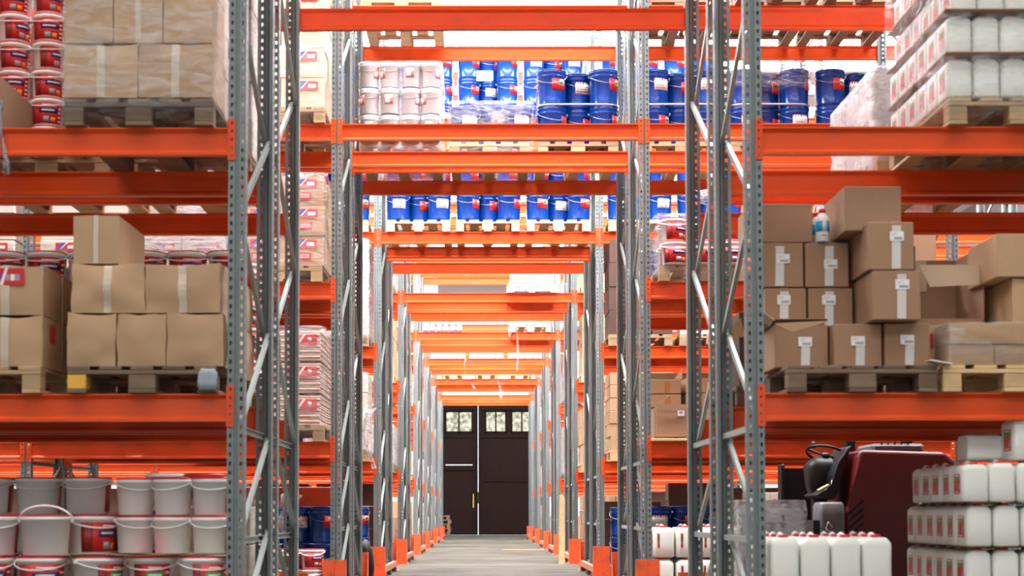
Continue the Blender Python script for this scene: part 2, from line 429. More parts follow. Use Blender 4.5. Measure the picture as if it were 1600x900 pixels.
def perforated(b, strips_, m, z0, z1, pitch=0.05, hz=0.022):
    """strips_: ((p0, p1, hole0, hole1 or None)) in plan; faces with real slots"""
    k = b.mi(m); n = int(round((z1 - z0) / pitch)); V = {}
    def v(x, y, z):
        key = (round(x, 5), round(y, 5), round(z, 5))
        if key not in V: V[key] = b.bm.verts.new((x, y, z))
        return V[key]
    zs = []
    for i in range(n):
        zz = z0 + i * pitch; zs += [(zz, zz + (pitch - hz) / 2, False), (zz + (pitch - hz) / 2, zz + (pitch + hz) / 2, True), (zz + (pitch + hz) / 2, zz + pitch, False)]
    for (p0, p1, hole) in strips_:
        cuts = [0.0, 1.0]
        if hole: cuts = [0.0, hole[0], hole[1], 1.0]
        for a, c in zip(cuts, cuts[1:]):
            isH = hole and abs(a - hole[0]) < 1e-6
            xa, ya = p0[0] + (p1[0] - p0[0]) * a, p0[1] + (p1[1] - p0[1]) * a
            xb, yb = p0[0] + (p1[0] - p0[0]) * c, p0[1] + (p1[1] - p0[1]) * c
            for (za, zb, hz_) in zs:
                if isH and hz_: continue
                f = b.bm.faces.new((v(xa, ya, za), v(xb, yb, za), v(xb, yb, zb), v(xa, ya, zb))); f.material_index = k

def post_mesh(h):
    b = MB(); W = 0.047; D = 0.072
    P = [(-0.027, D), (-W, D), (-W, 0.0), (-0.010, 0.0), (-0.006, 0.009), (0.006, 0.009), (0.010, 0.0), (W, 0.0), (W, D), (0.027, D)]
    H = {1: (0.42, 0.62), 2: (0.30, 0.66), 6: (0.34, 0.70), 7: (0.38, 0.58)}
    perforated(b, [(P[i], P[i + 1], H.get(i)) for i in range(len(P) - 1)], 'zinc', 0.01, h)
    bmesh.ops.recalc_face_normals(b.bm, faces=b.bm.faces)
    bmesh.ops.solidify(b.bm, geom=list(b.bm.faces), thickness=0.0022)
    return b.done('upright_post')
POST = post_mesh(POST_H + 0.01)
def plate_mesh():
    b = MB(); b.box((0, 0.03, 0.004), (0.13, 0.12, 0.008), 'zinc'); b.box((0.052, 0.03, 0.014), (0.016, 0.016, 0.016), 'steel'); return b.done('base_plate')
PLATE = plate_mesh()
def beam_mesh(L):
    b = MB(); t = 0.05
    prof = [(0, 0.150), (0, 0.141), (0.016, 0.121), (0.016, 0.030), (0, 0.014), (0, 0.0), (t, 0.0), (t, 0.014), (t - 0.016, 0.030), (t - 0.016, 0.121), (t, 0.141), (t, 0.150)]
    b.prism(prof, -L / 2, L / 2, 'orange_paint', axis='x')
    return b.done('load_beam')
BEAM = beam_mesh(2.704)
def connector_mesh(sgn):
    """end plate hooked on the post face; sgn=+1: beam runs to the right of the post"""
    b = MB()
    x0, x1 = (0.009, 0.047) if sgn > 0 else (-0.047, -0.009)
    perforated(b, [((x0, -0.002), (x1, -0.002), (0.36, 0.64))], 'orange_paint', 0, 0.225, 0.045, 0.014)
    for f in b.bm.faces:
        f.normal_update()
        if f.normal.y > 0: f.normal_flip()
    bmesh.ops.solidify(b.bm, geom=list(b.bm.faces), thickness=-0.003)
    b.box((sgn * 0.0495, 0.024, 0.1125), (0.004, 0.058, 0.225), 'orange_paint')
    return b.done('beam_connector')
CONN = {1: connector_mesh(1), -1: connector_mesh(-1)}
def brace_mesh(L, name):
    b = MB()   # small C channel lying along +y
    b.box((0.0, 0, 0), (0.003, L, 0.034), 'zinc_brace'); b.box((0.011, 0, 0.0155), (0.022, L, 0.003), 'zinc_brace'); b.box((0.011, 0, -0.0155), (0.022, L, 0.003), 'zinc_brace')
    return b.done(name)
HB = brace_mesh(1.02, 'horizontal_brace')
dl = math.hypot(1.0, 0.585)
DB = brace_mesh(dl, 'diagonal_brace')

BRNODES = [(0.67, 0), (1.28, 1), (1.90, 1), (2.49, 0), (3.08, 1), (3.68, 0), (4.27, 1), (4.87, 0), (5.46, 1), (6.05, 0), (6.65, 1)]
def rack_row(idx):
    Y0 = ROW_Y[idx]
    ks = [-2, -1, 0, 1] if idx in (0,) else ([-3, -2, -1, 0, 1, 2] if idx in (1, 2, 3) else [-2, -1, 0, 1])
    # frame lines at CX + 2.8*(k+.5)
    root = link('pallet_rack', None, None, (CX, Y0, 0))
    tag(root, '%s double row of grey and orange pallet racking%s' % (ORD[idx], ' across the hall, its slotted posts largest' if idx == 0 else (' in front of the brown gate' if idx == 7 else ' from the camera, bridging the passage')), 'pallet rack', None)
    for run in (0, 1):
        ry = run * 1.3
        for k in ks:
            fx = 2.8 * (k + 0.5)
            for end in (0, 1):
                p = link('upright_post', POST, root, (fx, ry + (1.1 if end else 0), 0), math.pi if end else 0)
                link('base_plate', PLATE, p)
            # bracing between the two posts, mirrored for the back run
            def yy(e): return (1.05 if e else 0.05)
            flip = run == 1
            for z in (0.14, 0.67, 1.28, 6.95):
                o = link('horizontal_brace', HB, root, (fx - 0.012, ry + 0.55, z)); 
            zz = [(0.14, 1), (0.67, 1), (0.14, 0)]
            segs = [((0.70, 1), (0.17, 0)), ((1.26, 1), (0.72, 0)), ((1.90, 1), (1.31, 0)), ((1.90, 1), (2.49, 0)), ((3.08, 1), (2.49, 0)), ((3.08, 1), (3.68, 0)), ((4.27, 1), (3.68, 0)), ((4.27, 1), (4.87, 0)), ((5.46, 1), (4.87, 0)), ((5.46, 1), (6.05, 0)), ((6.65, 1), (6.05, 0))]
            for (z1, e1), (z0, e0) in segs:
                y1, y0 = yy(e1), yy(e0)
                if flip: y1, y0 = 1.1 - y1, 1.1 - y0
                o = link('diagonal_brace', DB, root, (fx + (0.012 if z1 > z0 else -0.014), ry + (y1 + y0) / 2, (z1 + z0) / 2))
                o.rotation_euler = (math.atan2(z1 - z0, y1 - y0) if y1 > y0 else math.atan2(z0 - z1, y0 - y1), 0, 0 if z1 > z0 else 0)
        for k in ks[:-1]:
            bx = 2.8 * (k + 1)
            for lv, z in LV.items():
                if k == -1 and lv in 'AB': continue
                for back in (0, 1):
                    o = link('load_beam', BEAM, root, (bx, ry + (1.1 if back else 0), z - BH), math.pi if back else 0)
                    for s in (1, -1):
                        link('beam_connector', CONN[s], o, (-s * 1.4, 0, -0.03))
        # row spacers tie the two runs
    for k in ks:
        for z in (2.2, 5.0):
            b = MB(); b.box((0, 0.1, 0), (0.05, 0.2, 0.06), 'zinc'); link('row_spacer', b.done('row_spacer'), root, (2.8 * (k + 0.5), 1.1, z))
for i in range(8): rack_row(i)

# column guards and low rails
def guard_node():
    b = MB(); hw = 0.105
    b.prism([(-hw, 0.008), (-hw, 0.40), (-0.004, 0.40), (-0.004, 0.008)], 0.0, 0.006, 'guard_paint')
    b.prism([(0.004, 0.008), (0.004, 0.40), (hw, 0.40), (hw, 0.008)], 0.0, 0.006, 'guard_paint')
    b.box((0, 0.006, 0.2), (0.05, 0.006, 0.39), 'guard_paint')
    face = b.done('guard_plate')
    kids = []
    for s in (-1, 1):
        b = MB(); b.prism([(0.006, 0.008), (0.17, 0.008), (0.03, 0.40), (0.006, 0.40)], s * hw - (0.006 if s > 0 else 0), s * hw + (0.006 if s < 0 else 0), 'guard_paint', axis='x')
        kids.append(node('side_gusset', b.done('side_gusset')))
    b = MB(); b.box((0, 0.07, 0.004), (0.26, 0.22, 0.008), 'guard_paint')
    for s in (-1, 1): b.lathe([(0.012, 0), (0.012, 0.012)], 'steel', 8, (s * 0.117, -0.02, 0.008))
    kids.append(node('foot_plate', b.done('foot_plate')))
    return node('column_guard', None, [node('guard_plate', face)] + kids)
GUARD = guard_node()
def rail_node():
    b = MB(); b.box((0, 1.16, 0.105), (0.05, 2.32, 0.085), 'rail_paint', bevel=0.006)
    kids = [node('rail_bar', b.done('rail_bar'), label='scuffed pale pinkish bar')]
    for yy in (0.12, 1.1, 2.2):
        b = MB(); b.box((0, 0, 0.03), (0.07, 0.12, 0.06), 'wood_dark'); kids.append(node('rail_foot', b.done('rail_foot'), loc=(0, yy, 0)))
    return node('protective_rail', None, kids)
RAIL = rail_node()
for i, Y0 in enumerate(ROW_Y):
    for s in (-1, 1):
        side = 'left' if s < 0 else 'right'
        fx = CX + s * 1.4
        for back in (0, 1):
            put(GUARD, (fx, Y0 - 0.11 if not back else Y0 + 2.51, 0), math.pi if back else 0,
                'orange steel guard at the %s foot of the %s post, %s rack, %s of passage' % ('back' if back else 'front', 'rear' if back else 'foremost', ORD[i], side), 'column guard', 'orange column guards along the passage')
        if i > 0:
            put(RAIL, (CX + s * 1.325, Y0 + 0.06, 0), 0, 'low scuffed pinkish floor rail along the %s rack, %s side of the passage' % (ORD[i], side), 'guard rail', 'low floor rails beside the passage')
        if i in (0, 1, 2):
            pass

# ------------------------------------------------------------------ pallets
def pallet_node(wood, blockm=None, detail=True):
    """0.8 wide across x, 1.2 deep in y, origin at front centre on the ground"""
    kids = []
    blockm = blockm or wood
    if detail:
        for x in (-0.35, 0.0, 0.35):
            b = MB(); b.box((x, 0.6, 0.011), (0.10 if x else 0.145, 1.2, 0.022), wood, bevel=0.003); kids.append(node('bottom_board', b.done('bottom_board')))
            for yy in (0.05, 0.6, 1.15):
                b = MB(); b.box((x, yy if yy != 0.05 else 0.052, 0.061), (0.10 if x else 0.145, 0.10 if yy != 0.6 else 0.145, 0.078), 'wood_yellow' if (blockm == 'painted' and x < 0 and yy == 0.05) else (wood if blockm == 'painted' else blockm), bevel=0.004); kids.append(node('block', b.done('block'), label='block with ochre painted end' if (blockm == 'painted' and x < 0 and yy == 0.05) else None))
        for yy in (0.05, 0.6, 1.15):
            b = MB(); b.box((0, yy, 0.111), (0.8, 0.10 if yy != 0.6 else 0.145, 0.022), wood, bevel=0.003); kids.append(node('cross_board', b.done('cross_board')))
        for x in (-0.34, -0.17, 0.0, 0.17, 0.34):
            b = MB(); b.box((x, 0.6, 0.133), (0.12, 1.2, 0.021), wood, bevel=0.003); kids.append(node('deck_board', b.done('deck_board')))
    else:
        b = MB()
        for x in (-0.35, 0.0, 0.35):
            b.box((x, 0.6, 0.011), (0.10, 1.2, 0.022), wood)
            for yy in (0.052, 0.6, 1.148): b.box((x, yy, 0.061), (0.10 if x else 0.14, 0.10, 0.078), blockm)
        kids.append(node('base_frame', b.done('base_frame')))
        b = MB()
        for yy in (0.05, 0.6, 1.15): b.box((0, yy, 0.111), (0.8, 0.10, 0.022), wood)
        for x in (-0.34, -0.17, 0.0, 0.17, 0.34): b.box((x, 0.6, 0.133), (0.12, 1.2, 0.022), wood)
        kids.append(node('top_deck', b.done('top_deck')))
    return node('wooden_pallet', None, kids)
PAL = {k: pallet_node(*v) for k, v in dict(worn=('wood',), dark=('wood_dark',), pale=('wood_pale',), yellow=('wood_dark', 'painted')).items()}
PALF = {k: pallet_node(v, None, False) for k, v in dict(worn='wood', dark='wood_dark', pale='wood_pale').items()}
PH = 0.145

BAYN = {-3: 'outer left bay', -2: 'left bay', -1: 'passage bay', 0: 'right bay', 1: 'outer right bay'}
SHELF = dict(F='floor', A='first shelf', B='second shelf', C='third shelf', D='top shelf')
DEEP = dict()
class Spot:
    """one pallet place: row, run, level, bay k, x of its centre"""
    def __init__(s, row, run, lv, k, slot, x=None, dy=0.0):
        s.row, s.run, s.lv, s.k, s.slot = row, run, lv, k, slot
        xc = CX + 2.8 * (k + 1)
        s.x = x if x is not None else xc + slot * 0.885
        s.y = ROW_Y[row] + run * 1.3 - 0.05 + dy
        s.z = 0.0 if lv == 'F' else LV[lv]
        sl = {-1: 'left', 0: 'middle', 1: 'right'}[slot]
        s.name = '%s%s pallet, %s, %s, %s rack' % ('rear ' if run else '', sl, BAYN[k], SHELF[lv], ORD[row])
def pal(s, kind='worn', far=None):
    far = s.row > 0 if far is None else far
    jit = random.uniform(-0.012, 0.012)
    adj = dict(worn='worn wooden', dark='dark weathered wooden', pale='pale new wooden', yellow='dark wooden ochre-ended')[kind]
    kk = kind if not (far and kind == 'yellow') else 'dark'
    put((PALF if far else PAL)[kk], (s.x + jit, s.y, s.z), 0, '%s %s' % (adj, s.name), 'pallet', 'pallets on the racking' if s.lv != 'F' else 'pallets on the floor')

# ------------------------------------------------------------------ cartons
_cc = {}
def carton_node(w_, d_, h_, body='kraft', tape=None, tape_x=0.0, label=None, sag=0.0, seed=0, lab_at=(0.0, 0.5), print_=None, tape_full=True, labsz=(0.075, 0.052)):
    key = (w_, d_, h_, body, tape, tape_x, label, sag, seed, lab_at, print_, tape_full, labsz)
    if key in _cc: return _cc[key]
    b = MB(); rnd = random.Random(seed)
    if sag:
        nx, ny, nz = 10, 8, 10
        r = bmesh.ops.create_cube(b.bm, size=1.0)
        bmesh.ops.subdivide_edges(b.bm, edges=b.bm.edges[:], cuts=8, use_grid_fill=True)
        b.mi(body)
        ph = rnd.uniform(0, 50)
        for v in b.bm.verts:
            x, y, z = v.co * 2
            e = lambda t: (1 - t * t)
            q = Vector((x * 1.3 + ph, y * 1.3, z * 1.3))
            nn = noise.noise_vector(q)
            dx = 0.45 * sag * x * e(z) * e(y) * 0.8
            dy = sag * y * e(x) * e(z) * 0.9
            dz = -sag * 1.2 * max(z, 0) * e(x) * (0.5 + 0.5 * e(y)) if abs(z) > 0.9 and z > 0 else 0
            if z > 0.9: dz += sag * 0.8 * nn.z
            edge = (1 - abs(z)) if False else 0
            v.co = Vector((x / 2 * w_ + dx + nn.x * sag * 0.5, y / 2 * d_ + dy + nn.y * sag * 0.6, z / 2 * h_ + dz + (nn.z * sag * 0.25 if z > -0.95 else 0)))
            v.co += Vector((0, d_ / 2, h_ / 2))
        for f in b.bm.faces: f.smooth = True
        es = [e for e in b.bm.edges if len(e.link_faces) == 2 and e.calc_face_angle(0) > 0.7]
        for e in es: e.smooth = False
    else:
        b.box((0, d_ / 2, h_ / 2), (w_ - 0.006, d_ - 0.004, h_ - 0.003), body, bevel=0.004)
    kids = []
    yb = -0.0012 - (sag * 0.9 if sag else 0)
    if tape:
        t = MB()
        if sag:
            # tape follows the bulge of the box
            for f in b.bm.faces:
                c = f.calc_center_median(); f.normal_update()
                if abs(c.x) < w_ * 0.09 and (f.normal.y < -0.6 or f.normal.z > 0.6):
                    off = Vector((0, -0.002, 0)) if f.normal.y < -0.6 else Vector((0, 0, 0.002))
                    pts = [v.co.copy() for v in f.verts]; cx = sum(p.x for p in pts) / 4
                    t.poly([Vector((cx + (p.x - cx) * min(1, 0.044 / (w_ / 9)), p.y, p.z)) + off for p in pts], tape)
            bmesh.ops.remove_doubles(t.bm, verts=t.bm.verts, dist=0.0008)
            bmesh.ops.recalc_face_normals(t.bm, faces=t.bm.faces)
            bmesh.ops.solidify(t.bm, geom=list(t.bm.faces), thickness=-0.001)
        else:
            hh = h_ - 0.02 if tape_full else h_ * 0.55
            sk = rnd.uniform(-0.006, 0.006)
            t.prism([(tape_x - 0.024, 0.008), (tape_x + 0.024, 0.008), (tape_x + 0.024 + sk, hh), (tape_x - 0.024 + sk, hh)], -0.0012, 0.003, tape)
        if not sag: t.box((tape_x, d_ / 2, h_ - 0.001), (0.048, d_ - 0.01, 0.001), tape)
        kids.append(node('tape_strip', t.done('tape_strip')))
    if label == 'barcode':
        t = MB(); lx, lz = lab_at[0], lab_at[1] * h_
        t.box((lx, yb - 0.002, lz), (labsz[0], 0.0012, labsz[1]), 'paper')
        for i in range(9):
            t.box((lx - 0.012 + i * 0.0052, yb - 0.0029, lz - 0.012), (0.0022 + 0.0016 * (i % 3 == 0), 0.0006, 0.013), 'ink')
        for i, (l_, o_) in enumerate(((0.034, -0.012), (0.022, -0.018))):
            t.box((lx + o_, yb - 0.0029, lz + 0.014 - i * 0.008), (l_, 0.0006, 0.0022), 'print_grey')
        kids.append(node('shipping_label', t.done('shipping_label')))
    if label == 'small':
        t = MB(); t.box((lab_at[0], yb - 0.001, lab_at[1] * h_), (0.06, 0.0012, 0.06), 'paper'); t.box((lab_at[0], yb - 0.0018, lab_at[1] * h_), (0.03, 0.0006, 0.02), 'print_grey')
        kids.append(node('paper_label', t.done('paper_label')))
    if print_ == 'product':    # red product label with blue flash, white slash and pail picture, red block underneath
        t = MB(); W2 = w_ * 0.55; H2 = h_ * 0.34; cx, cz = -w_ * 0.02, h_ * 0.76; y0 = yb - 0.001
        t.box((cx, y0, cz), (W2, 0.0014, H2), 'print_red')
        t.box((cx - W2 * 0.26, y0 - 0.001, cz + H2 * 0.02), (W2 * 0.40, 0.0008, H2 * 0.30), 'print_blue')
        t.box((cx - W2 * 0.26, y0 - 0.0016, cz + H2 * 0.04), (W2 * 0.32, 0.0008, H2 * 0.07), 'print_white')
        t.prism([(cx - W2 * 0.10, cz - H2 * 0.5), (cx - W2 * 0.02, cz - H2 * 0.5), (cx + W2 * 0.10, cz + H2 * 0.5), (cx + W2 * 0.04, cz + H2 * 0.5)], y0 - 0.0016, y0 - 0.0006, 'print_white')
        for i in range(3): t.box((cx + W2 * (0.10 + 0.12 * i), y0 - 0.001, cz - H2 * 0.05), (W2 * 0.10, 0.001, H2 * 0.36), 'print_grey' if i != 1 else 'print_white')
        t.box((cx - W2 * 0.3, y0 - 0.0012, cz - H2 * 0.28), (W2 * 0.25, 0.0008, H2 * 0.16), 'print_orange')
        kids.append(node('product_label', t.done('product_label')))
    if print_ == 'product2' or print_ == 'product_block':
        t = MB(); y0 = yb - 0.001
        W2 = w_ * 0.5; H2 = h_ * 0.3; cx, cz = w_ * 0.1, h_ * 0.74
        t.box((cx, y0, cz), (W2, 0.0014, H2), 'print_red')
        t.prism([(cx - W2 * 0.5, cz - H2 * 0.3), (cx - W2 * 0.3, cz - H2 * 0.3), (cx + W2 * 0.0, cz + H2 * 0.5), (cx - W2 * 0.2, cz + H2 * 0.5)], y0 - 0.0016, y0 - 0.0006, 'print_blue')
        t.prism([(cx - W2 * 0.3, cz - H2 * 0.3), (cx - W2 * 0.24, cz - H2 * 0.3), (cx + W2 * 0.06, cz + H2 * 0.5), (cx, cz + H2 * 0.5)], y0 - 0.0016, y0 - 0.0006, 'print_white')
        t.box((cx + W2 * 0.22, y0 - 0.001, cz - H2 * 0.02), (W2 * 0.34, 0.001, H2 * 0.42), 'print_white')
        if print_ == 'product_block':
            t.box((cx - W2 * 0.1, y0, h_ * 0.32), (W2 * 0.7, 0.0014, h_ * 0.24), 'print_red')
            for i in range(3): t.box((cx - W2 * 0.1, y0 - 0.001, h_ * (0.38 - 0.05 * i)), (W2 * 0.55, 0.0006, h_ * 0.02), 'print_white')
        kids.append(node('product_label', t.done('product_label')))
    if print_ == 'vertical':
        t = MB()
        t.box((-w_ * 0.32, yb - 0.001, h_ * 0.62), (0.02, 0.0012, h_ * 0.34), 'print_red')
        for i in range(6): t.box((-w_ * 0.32, yb - 0.002, h_ * (0.48 + 0.055 * i)), (0.014, 0.0008, h_ * 0.022), 'ink')
        kids.append(node('printed_strip', t.done('printed_strip')))
    nd = node('cardboard_box' if body != 'white_carton' else 'white_carton', b.done('carton_body')) if not kids else node('cardboard_box' if body != 'white_carton' else 'white_carton', None, [node('carton_body', b.done('carton_body'))] + kids)
    _cc[key] = nd
    return nd
LAYN = {1: [''], 2: ['lower', 'upper'], 3: ['bottom', 'middle', 'top'], 4: ['bottom', 'second', 'third', 'top'], 5: ['bottom', 'second', 'third', 'fourth', 'top'], 6: ['bottom', 'second', 'third', 'fourth', 'fifth', 'top'], 7: ['bottom', 'second', 'third', 'fourth', 'fifth', 'sixth', 'top']}
COLN = {1: [''], 2: ['left', 'right'], 3: ['left', 'centre', 'right'], 4: ['outer-left', 'left', 'right', 'outer-right'], 5: ['outer-left', 'left', 'centre', 'right', 'outer-right']}
DEPN = ['', 'behind', 'deeper', 'rearmost']
def grid(s, nd, desc, cat, nx, nz, w_, h_, d_, base=PH, ny=1, group=None, x0=None, skip=(), jit=0.006, y_in=0.02, vary=None, rz=0.0, side=None):
    """a stack of like things on a pallet place; side: only this side column goes deep (-1 left, +1 right)"""
    x0 = s.x - nx * w_ / 2 if x0 is None else x0
    for iz in range(nz):
        for ix in range(nx):
            for iy in range(ny):
                if iy > 0 and side is not None and iz < nz - 1 and ix != (0 if side < 0 else nx - 1): continue
                if (ix, iz) in skip: continue
                q = vary(ix, iz, iy) if vary else nd
                ref = ' '.join(t for t in (LAYN[nz][iz], COLN[nx][ix], DEPN[iy]) if t)
                put(q, (x0 + (ix + 0.5) * w_ + random.uniform(-jit, jit), s.y + y_in + iy * d_ + (random.uniform(0, jit * 2)), s.z + base + iz * h_), rz + random.uniform(-1, 1) * jit * 2,
                    '%s, %s, %s' % (desc, ref or 'single', s.name.replace(' pallet', '')), cat, group or (cat + ' stacks on the racking'))

def wrap(s, x0, x1, y0, y1, z0, z1, milky=False, desc='clear stretch film wrapped round the load', seed=0):
    """film skin round a load"""
    b = MB()
    hw, hd = (x1 - x0) / 2, (y1 - y0) / 2; h = z1 - z0; rings = []
    nz = 12
    for i in range(nz + 1):
        t = i / nz; wob = 0.006 * math.sin(i * 2.3 + seed)
        rings.append((h * t, hw + wob, hd + wob, 0.05))
    rings.append((h + 0.012, hw * 0.96, hd * 0.97, 0.06))
    rings.append((h + 0.014, hw * 0.3, hd * 0.3, 0.06))
    b.loft(rings, 'film_milky' if milky else 'film', n=6)
    for v in b.bm.verts:
        nn = noise.noise_vector(v.co * 5 + Vector((seed * 3.1, 0, 0))); v.co += Vector((nn.x * 0.008, nn.y * 0.008, nn.z * 0.01))
    o = link('stretch_wrap', b.done('stretch_wrap'), None, ((x0 + x1) / 2, (y0 + y1) / 2, z0))
    tag(o, '%s, %s' % (desc, s.name.replace(' pallet', '')), 'stretch wrap', 'stretch film round the wrapped loads')
def scrap(loc, size, label, seed, n=9, hang=True):
    """crumpled tail of torn film"""
    b = MB(); rnd = random.Random(seed); w_, h_ = size; m = 7
    V = []
    for i in range(n + 1):
        t = i / n; ww = w_ * (0.55 + 0.45 * math.sin(3 * t + seed)) * (1 - 0.55 * t)
        cx = 0.25 * w_ * math.sin(4 * t + seed)
        V.append([b.bm.verts.new((cx + ww * (j / m - 0.5), 0.03 * math.sin(j * 2.1 + i) + rnd.uniform(-.02, .02), -h_ * t + rnd.uniform(-.015, .015))) for j in range(m + 1)])
    k = b.mi('film_scrap')
    for i in range(n):
        for j in range(m):
            f = b.bm.faces.new((V[i][j], V[i][j + 1], V[i + 1][j + 1], V[i + 1][j])); f.material_index = k; f.smooth = True
    bmesh.ops.solidify(b.bm, geom=list(b.bm.faces), thickness=0.004)
    o = link('plastic_film_scrap', b.done('plastic_film_scrap'), None, loc)
    tag(o, label, 'plastic film')
#@@PART2
# ------------------------------------------------------------------ products
def bucket_node(r, h, style='blue', label_a=(-60, 40), handle='down', inner=1):
    """white tapered plastic bucket, red lid, wire-like white bail, printed wrap label"""
    rb, rt = r * 0.86, r * 0.955
    b = MB(); b.lathe([(rb * 0.96, 0.0), (rb, 0.004), (rt, h * 0.86), (rt + 0.004, h * 0.862), (r, h * 0.875), (r, h * 0.955), (r * 0.97, h * 0.96)], 'plastic_white', 28)
    kids = [node('bucket_body', b.done('bucket_body'))]
    b = MB(); b.lathe([(r * 0.965, h * 0.945), (r * 1.005, h * 0.95), (r * 1.005, h * 0.985), (r * 0.95, h * 0.992), (r * 0.93, h * 0.98), (r * 0.2, h * 0.98)], 'lid_red', 28)
    kids.append(node('lid', b.done('lid')))
    b = MB(); n = 12
    for s in (-1,):
        pts = []
        for i in range(n + 1):
            a = math.pi * i / n
            if handle == 'down':
                aa = math.pi + a   # hangs against the front wall
                pts.append(((r + 0.006) * math.cos(aa), (r + 0.006) * math.sin(aa) * 0.985, h * 0.86 - 0.20 * h * math.sin(a) - 0.0))
            else:
                pts.append(((r + 0.004) * math.cos(a), -0.03 * math.sin(a), h * 0.86 + 0.42 * r * math.sin(a) + 0.02 * math.sin(a)))
        b.tube(pts, 0.0042 if handle == 'down' else 0.0065, 'plastic_white', 6)
        for p in (pts[0], pts[-1]): b.box(p, (0.012, 0.016, 0.02), 'plastic_white')
    kids.append(node('handle', b.done('handle')))
    if label_a:
        b = MB(); a0, a1 = label_a; f = lambda z: rb + (rt - rb) * (z / (h * 0.86))
        z0, z1 = h * 0.06, h * 0.80; e = 0.0008
        b.patch(f(z0) + e, a0, a1, z0, z1, 'print_red', 10, f(z1) + e)
        def sub(u0, u1, v0, v1, m, k=1):
            za, zb = z0 + (z1 - z0) * v0, z0 + (z1 - z0) * v1
            b.patch(f(za) + e + 0.0006 * k, a0 + (a1 - a0) * u0, a0 + (a1 - a0) * u1, za, zb, m, 5, f(zb) + e + 0.0006 * k)
        sub(0.02, 0.22, 0.0, 1.0, 'print_darkred')
        sub(0.42, 0.75, 0.86, 0.91, 'print_white', 2); sub(0.60, 0.82, 0.80, 0.84, 'print_white', 2)
        band = 'print_navy' if style == 'blue' else 'print_green'
        sub(0.34, 0.86, 0.50, 0.74, band, 2); sub(0.40, 0.76, 0.60, 0.67, 'print_white', 3)
        for i in range(4): sub(0.88, 0.98, 0.1 + 0.2 * i, 0.16 + 0.2 * i, 'print_white', 2)
        sub(0.45, 0.62, 0.10, 0.34, 'print_grey', 2); sub(0.66, 0.80, 0.08, 0.30, 'print_orange', 2)
        kids.append(node('product_label', b.done('product_label')))
    return node('plastic_bucket', None, kids)
def drum_node(r, h, style, band_a=(-75, -15), far=False):
    b = MB(); n = 20 if far else 28
    b.lathe([(r * 0.93, 0), (r * 0.95, 0.004), (r * 0.95, h * 0.05), (r * 0.965, h * 0.06), (r * 0.955, h * 0.075), (r * 0.965, h * 0.80), (r * 0.99, h * 0.815), (r * 0.97, h * 0.83), (r * 0.985, h * 0.90), (r, h * 0.91), (r, h * 0.965), (r * 0.97, h * 0.97)], 'drum_blue', n)
    kids = [node('drum_body', b.done('drum_body'))]
    b = MB(); b.lathe([(r * 0.96, h * 0.955), (r * 1.015, h * 0.96), (r * 1.015, h * 0.985), (r * 0.95, h * 0.995), (r * 0.93, h * 0.975), (r * 0.2, h * 0.975)], 'drum_blue', n)
    kids.append(node('lid', b.done('lid')))
    b = MB(); pts = []
    for i in range(11):
        a = math.pi * i / 10; aa = math.pi * 1.02 + a * 0.96
        pts.append(((r + 0.006) * math.cos(aa), (r + 0.006) * math.sin(aa), h * 0.84 - 0.30 * h * math.sin(a) * (0.6 + 0.4 * i / 10)))
    b.tube(pts, 0.0026, 'steel', 5)
    for p in (pts[0], pts[-1]): b.box(p, (0.012, 0.018, 0.018), 'steel')
    kids.append(node('handle', b.done('handle')))
    if style:
        b = MB(); a0, a1 = band_a
        z0, z1 = h * 0.42, h * 0.74
        if style == 'red':
            b.patch(r * 0.966, a0, a1, z0, z1, 'print_red', 8)
            b.patch(r * 0.968, a0 + (a1 - a0) * 0.5, a1 - 4, z0 + (z1 - z0) * 0.45, z1 - 0.012, 'print_white', 5)
            b.patch(r * 0.970, a0 + (a1 - a0) * 0.52, a1 - 10, z0 + (z1 - z0) * 0.56, z1 - 0.022, 'print_green', 4)
        else:
            b.patch(r * 0.966, a0, a1, z0, z1, 'paper', 8)
            b.patch(r * 0.968, a0, a1, z1 - 0.016, z1, 'print_red', 6)
            b.patch(r * 0.968, a0 + 8, a1 - 14, z0 + 0.02, z0 + 0.03, 'ink', 4)
            b.patch(r * 0.968, a0 + 8, a1 - 24, z0 + 0.045, z0 + 0.052, 'print_grey', 4)
        kids.append(node('product_label', b.done('product_label')))
    return node('metal_drum', None, kids)
DR, DH = 0.15, 0.368
DRUMS = [drum_node(DR, DH, 'red', (-72, -8)), drum_node(DR, DH, 'white', (-105, -38)), drum_node(DR, DH, 'red', (-58, 5)), drum_node(DR, DH, 'red', (-80, -20))]

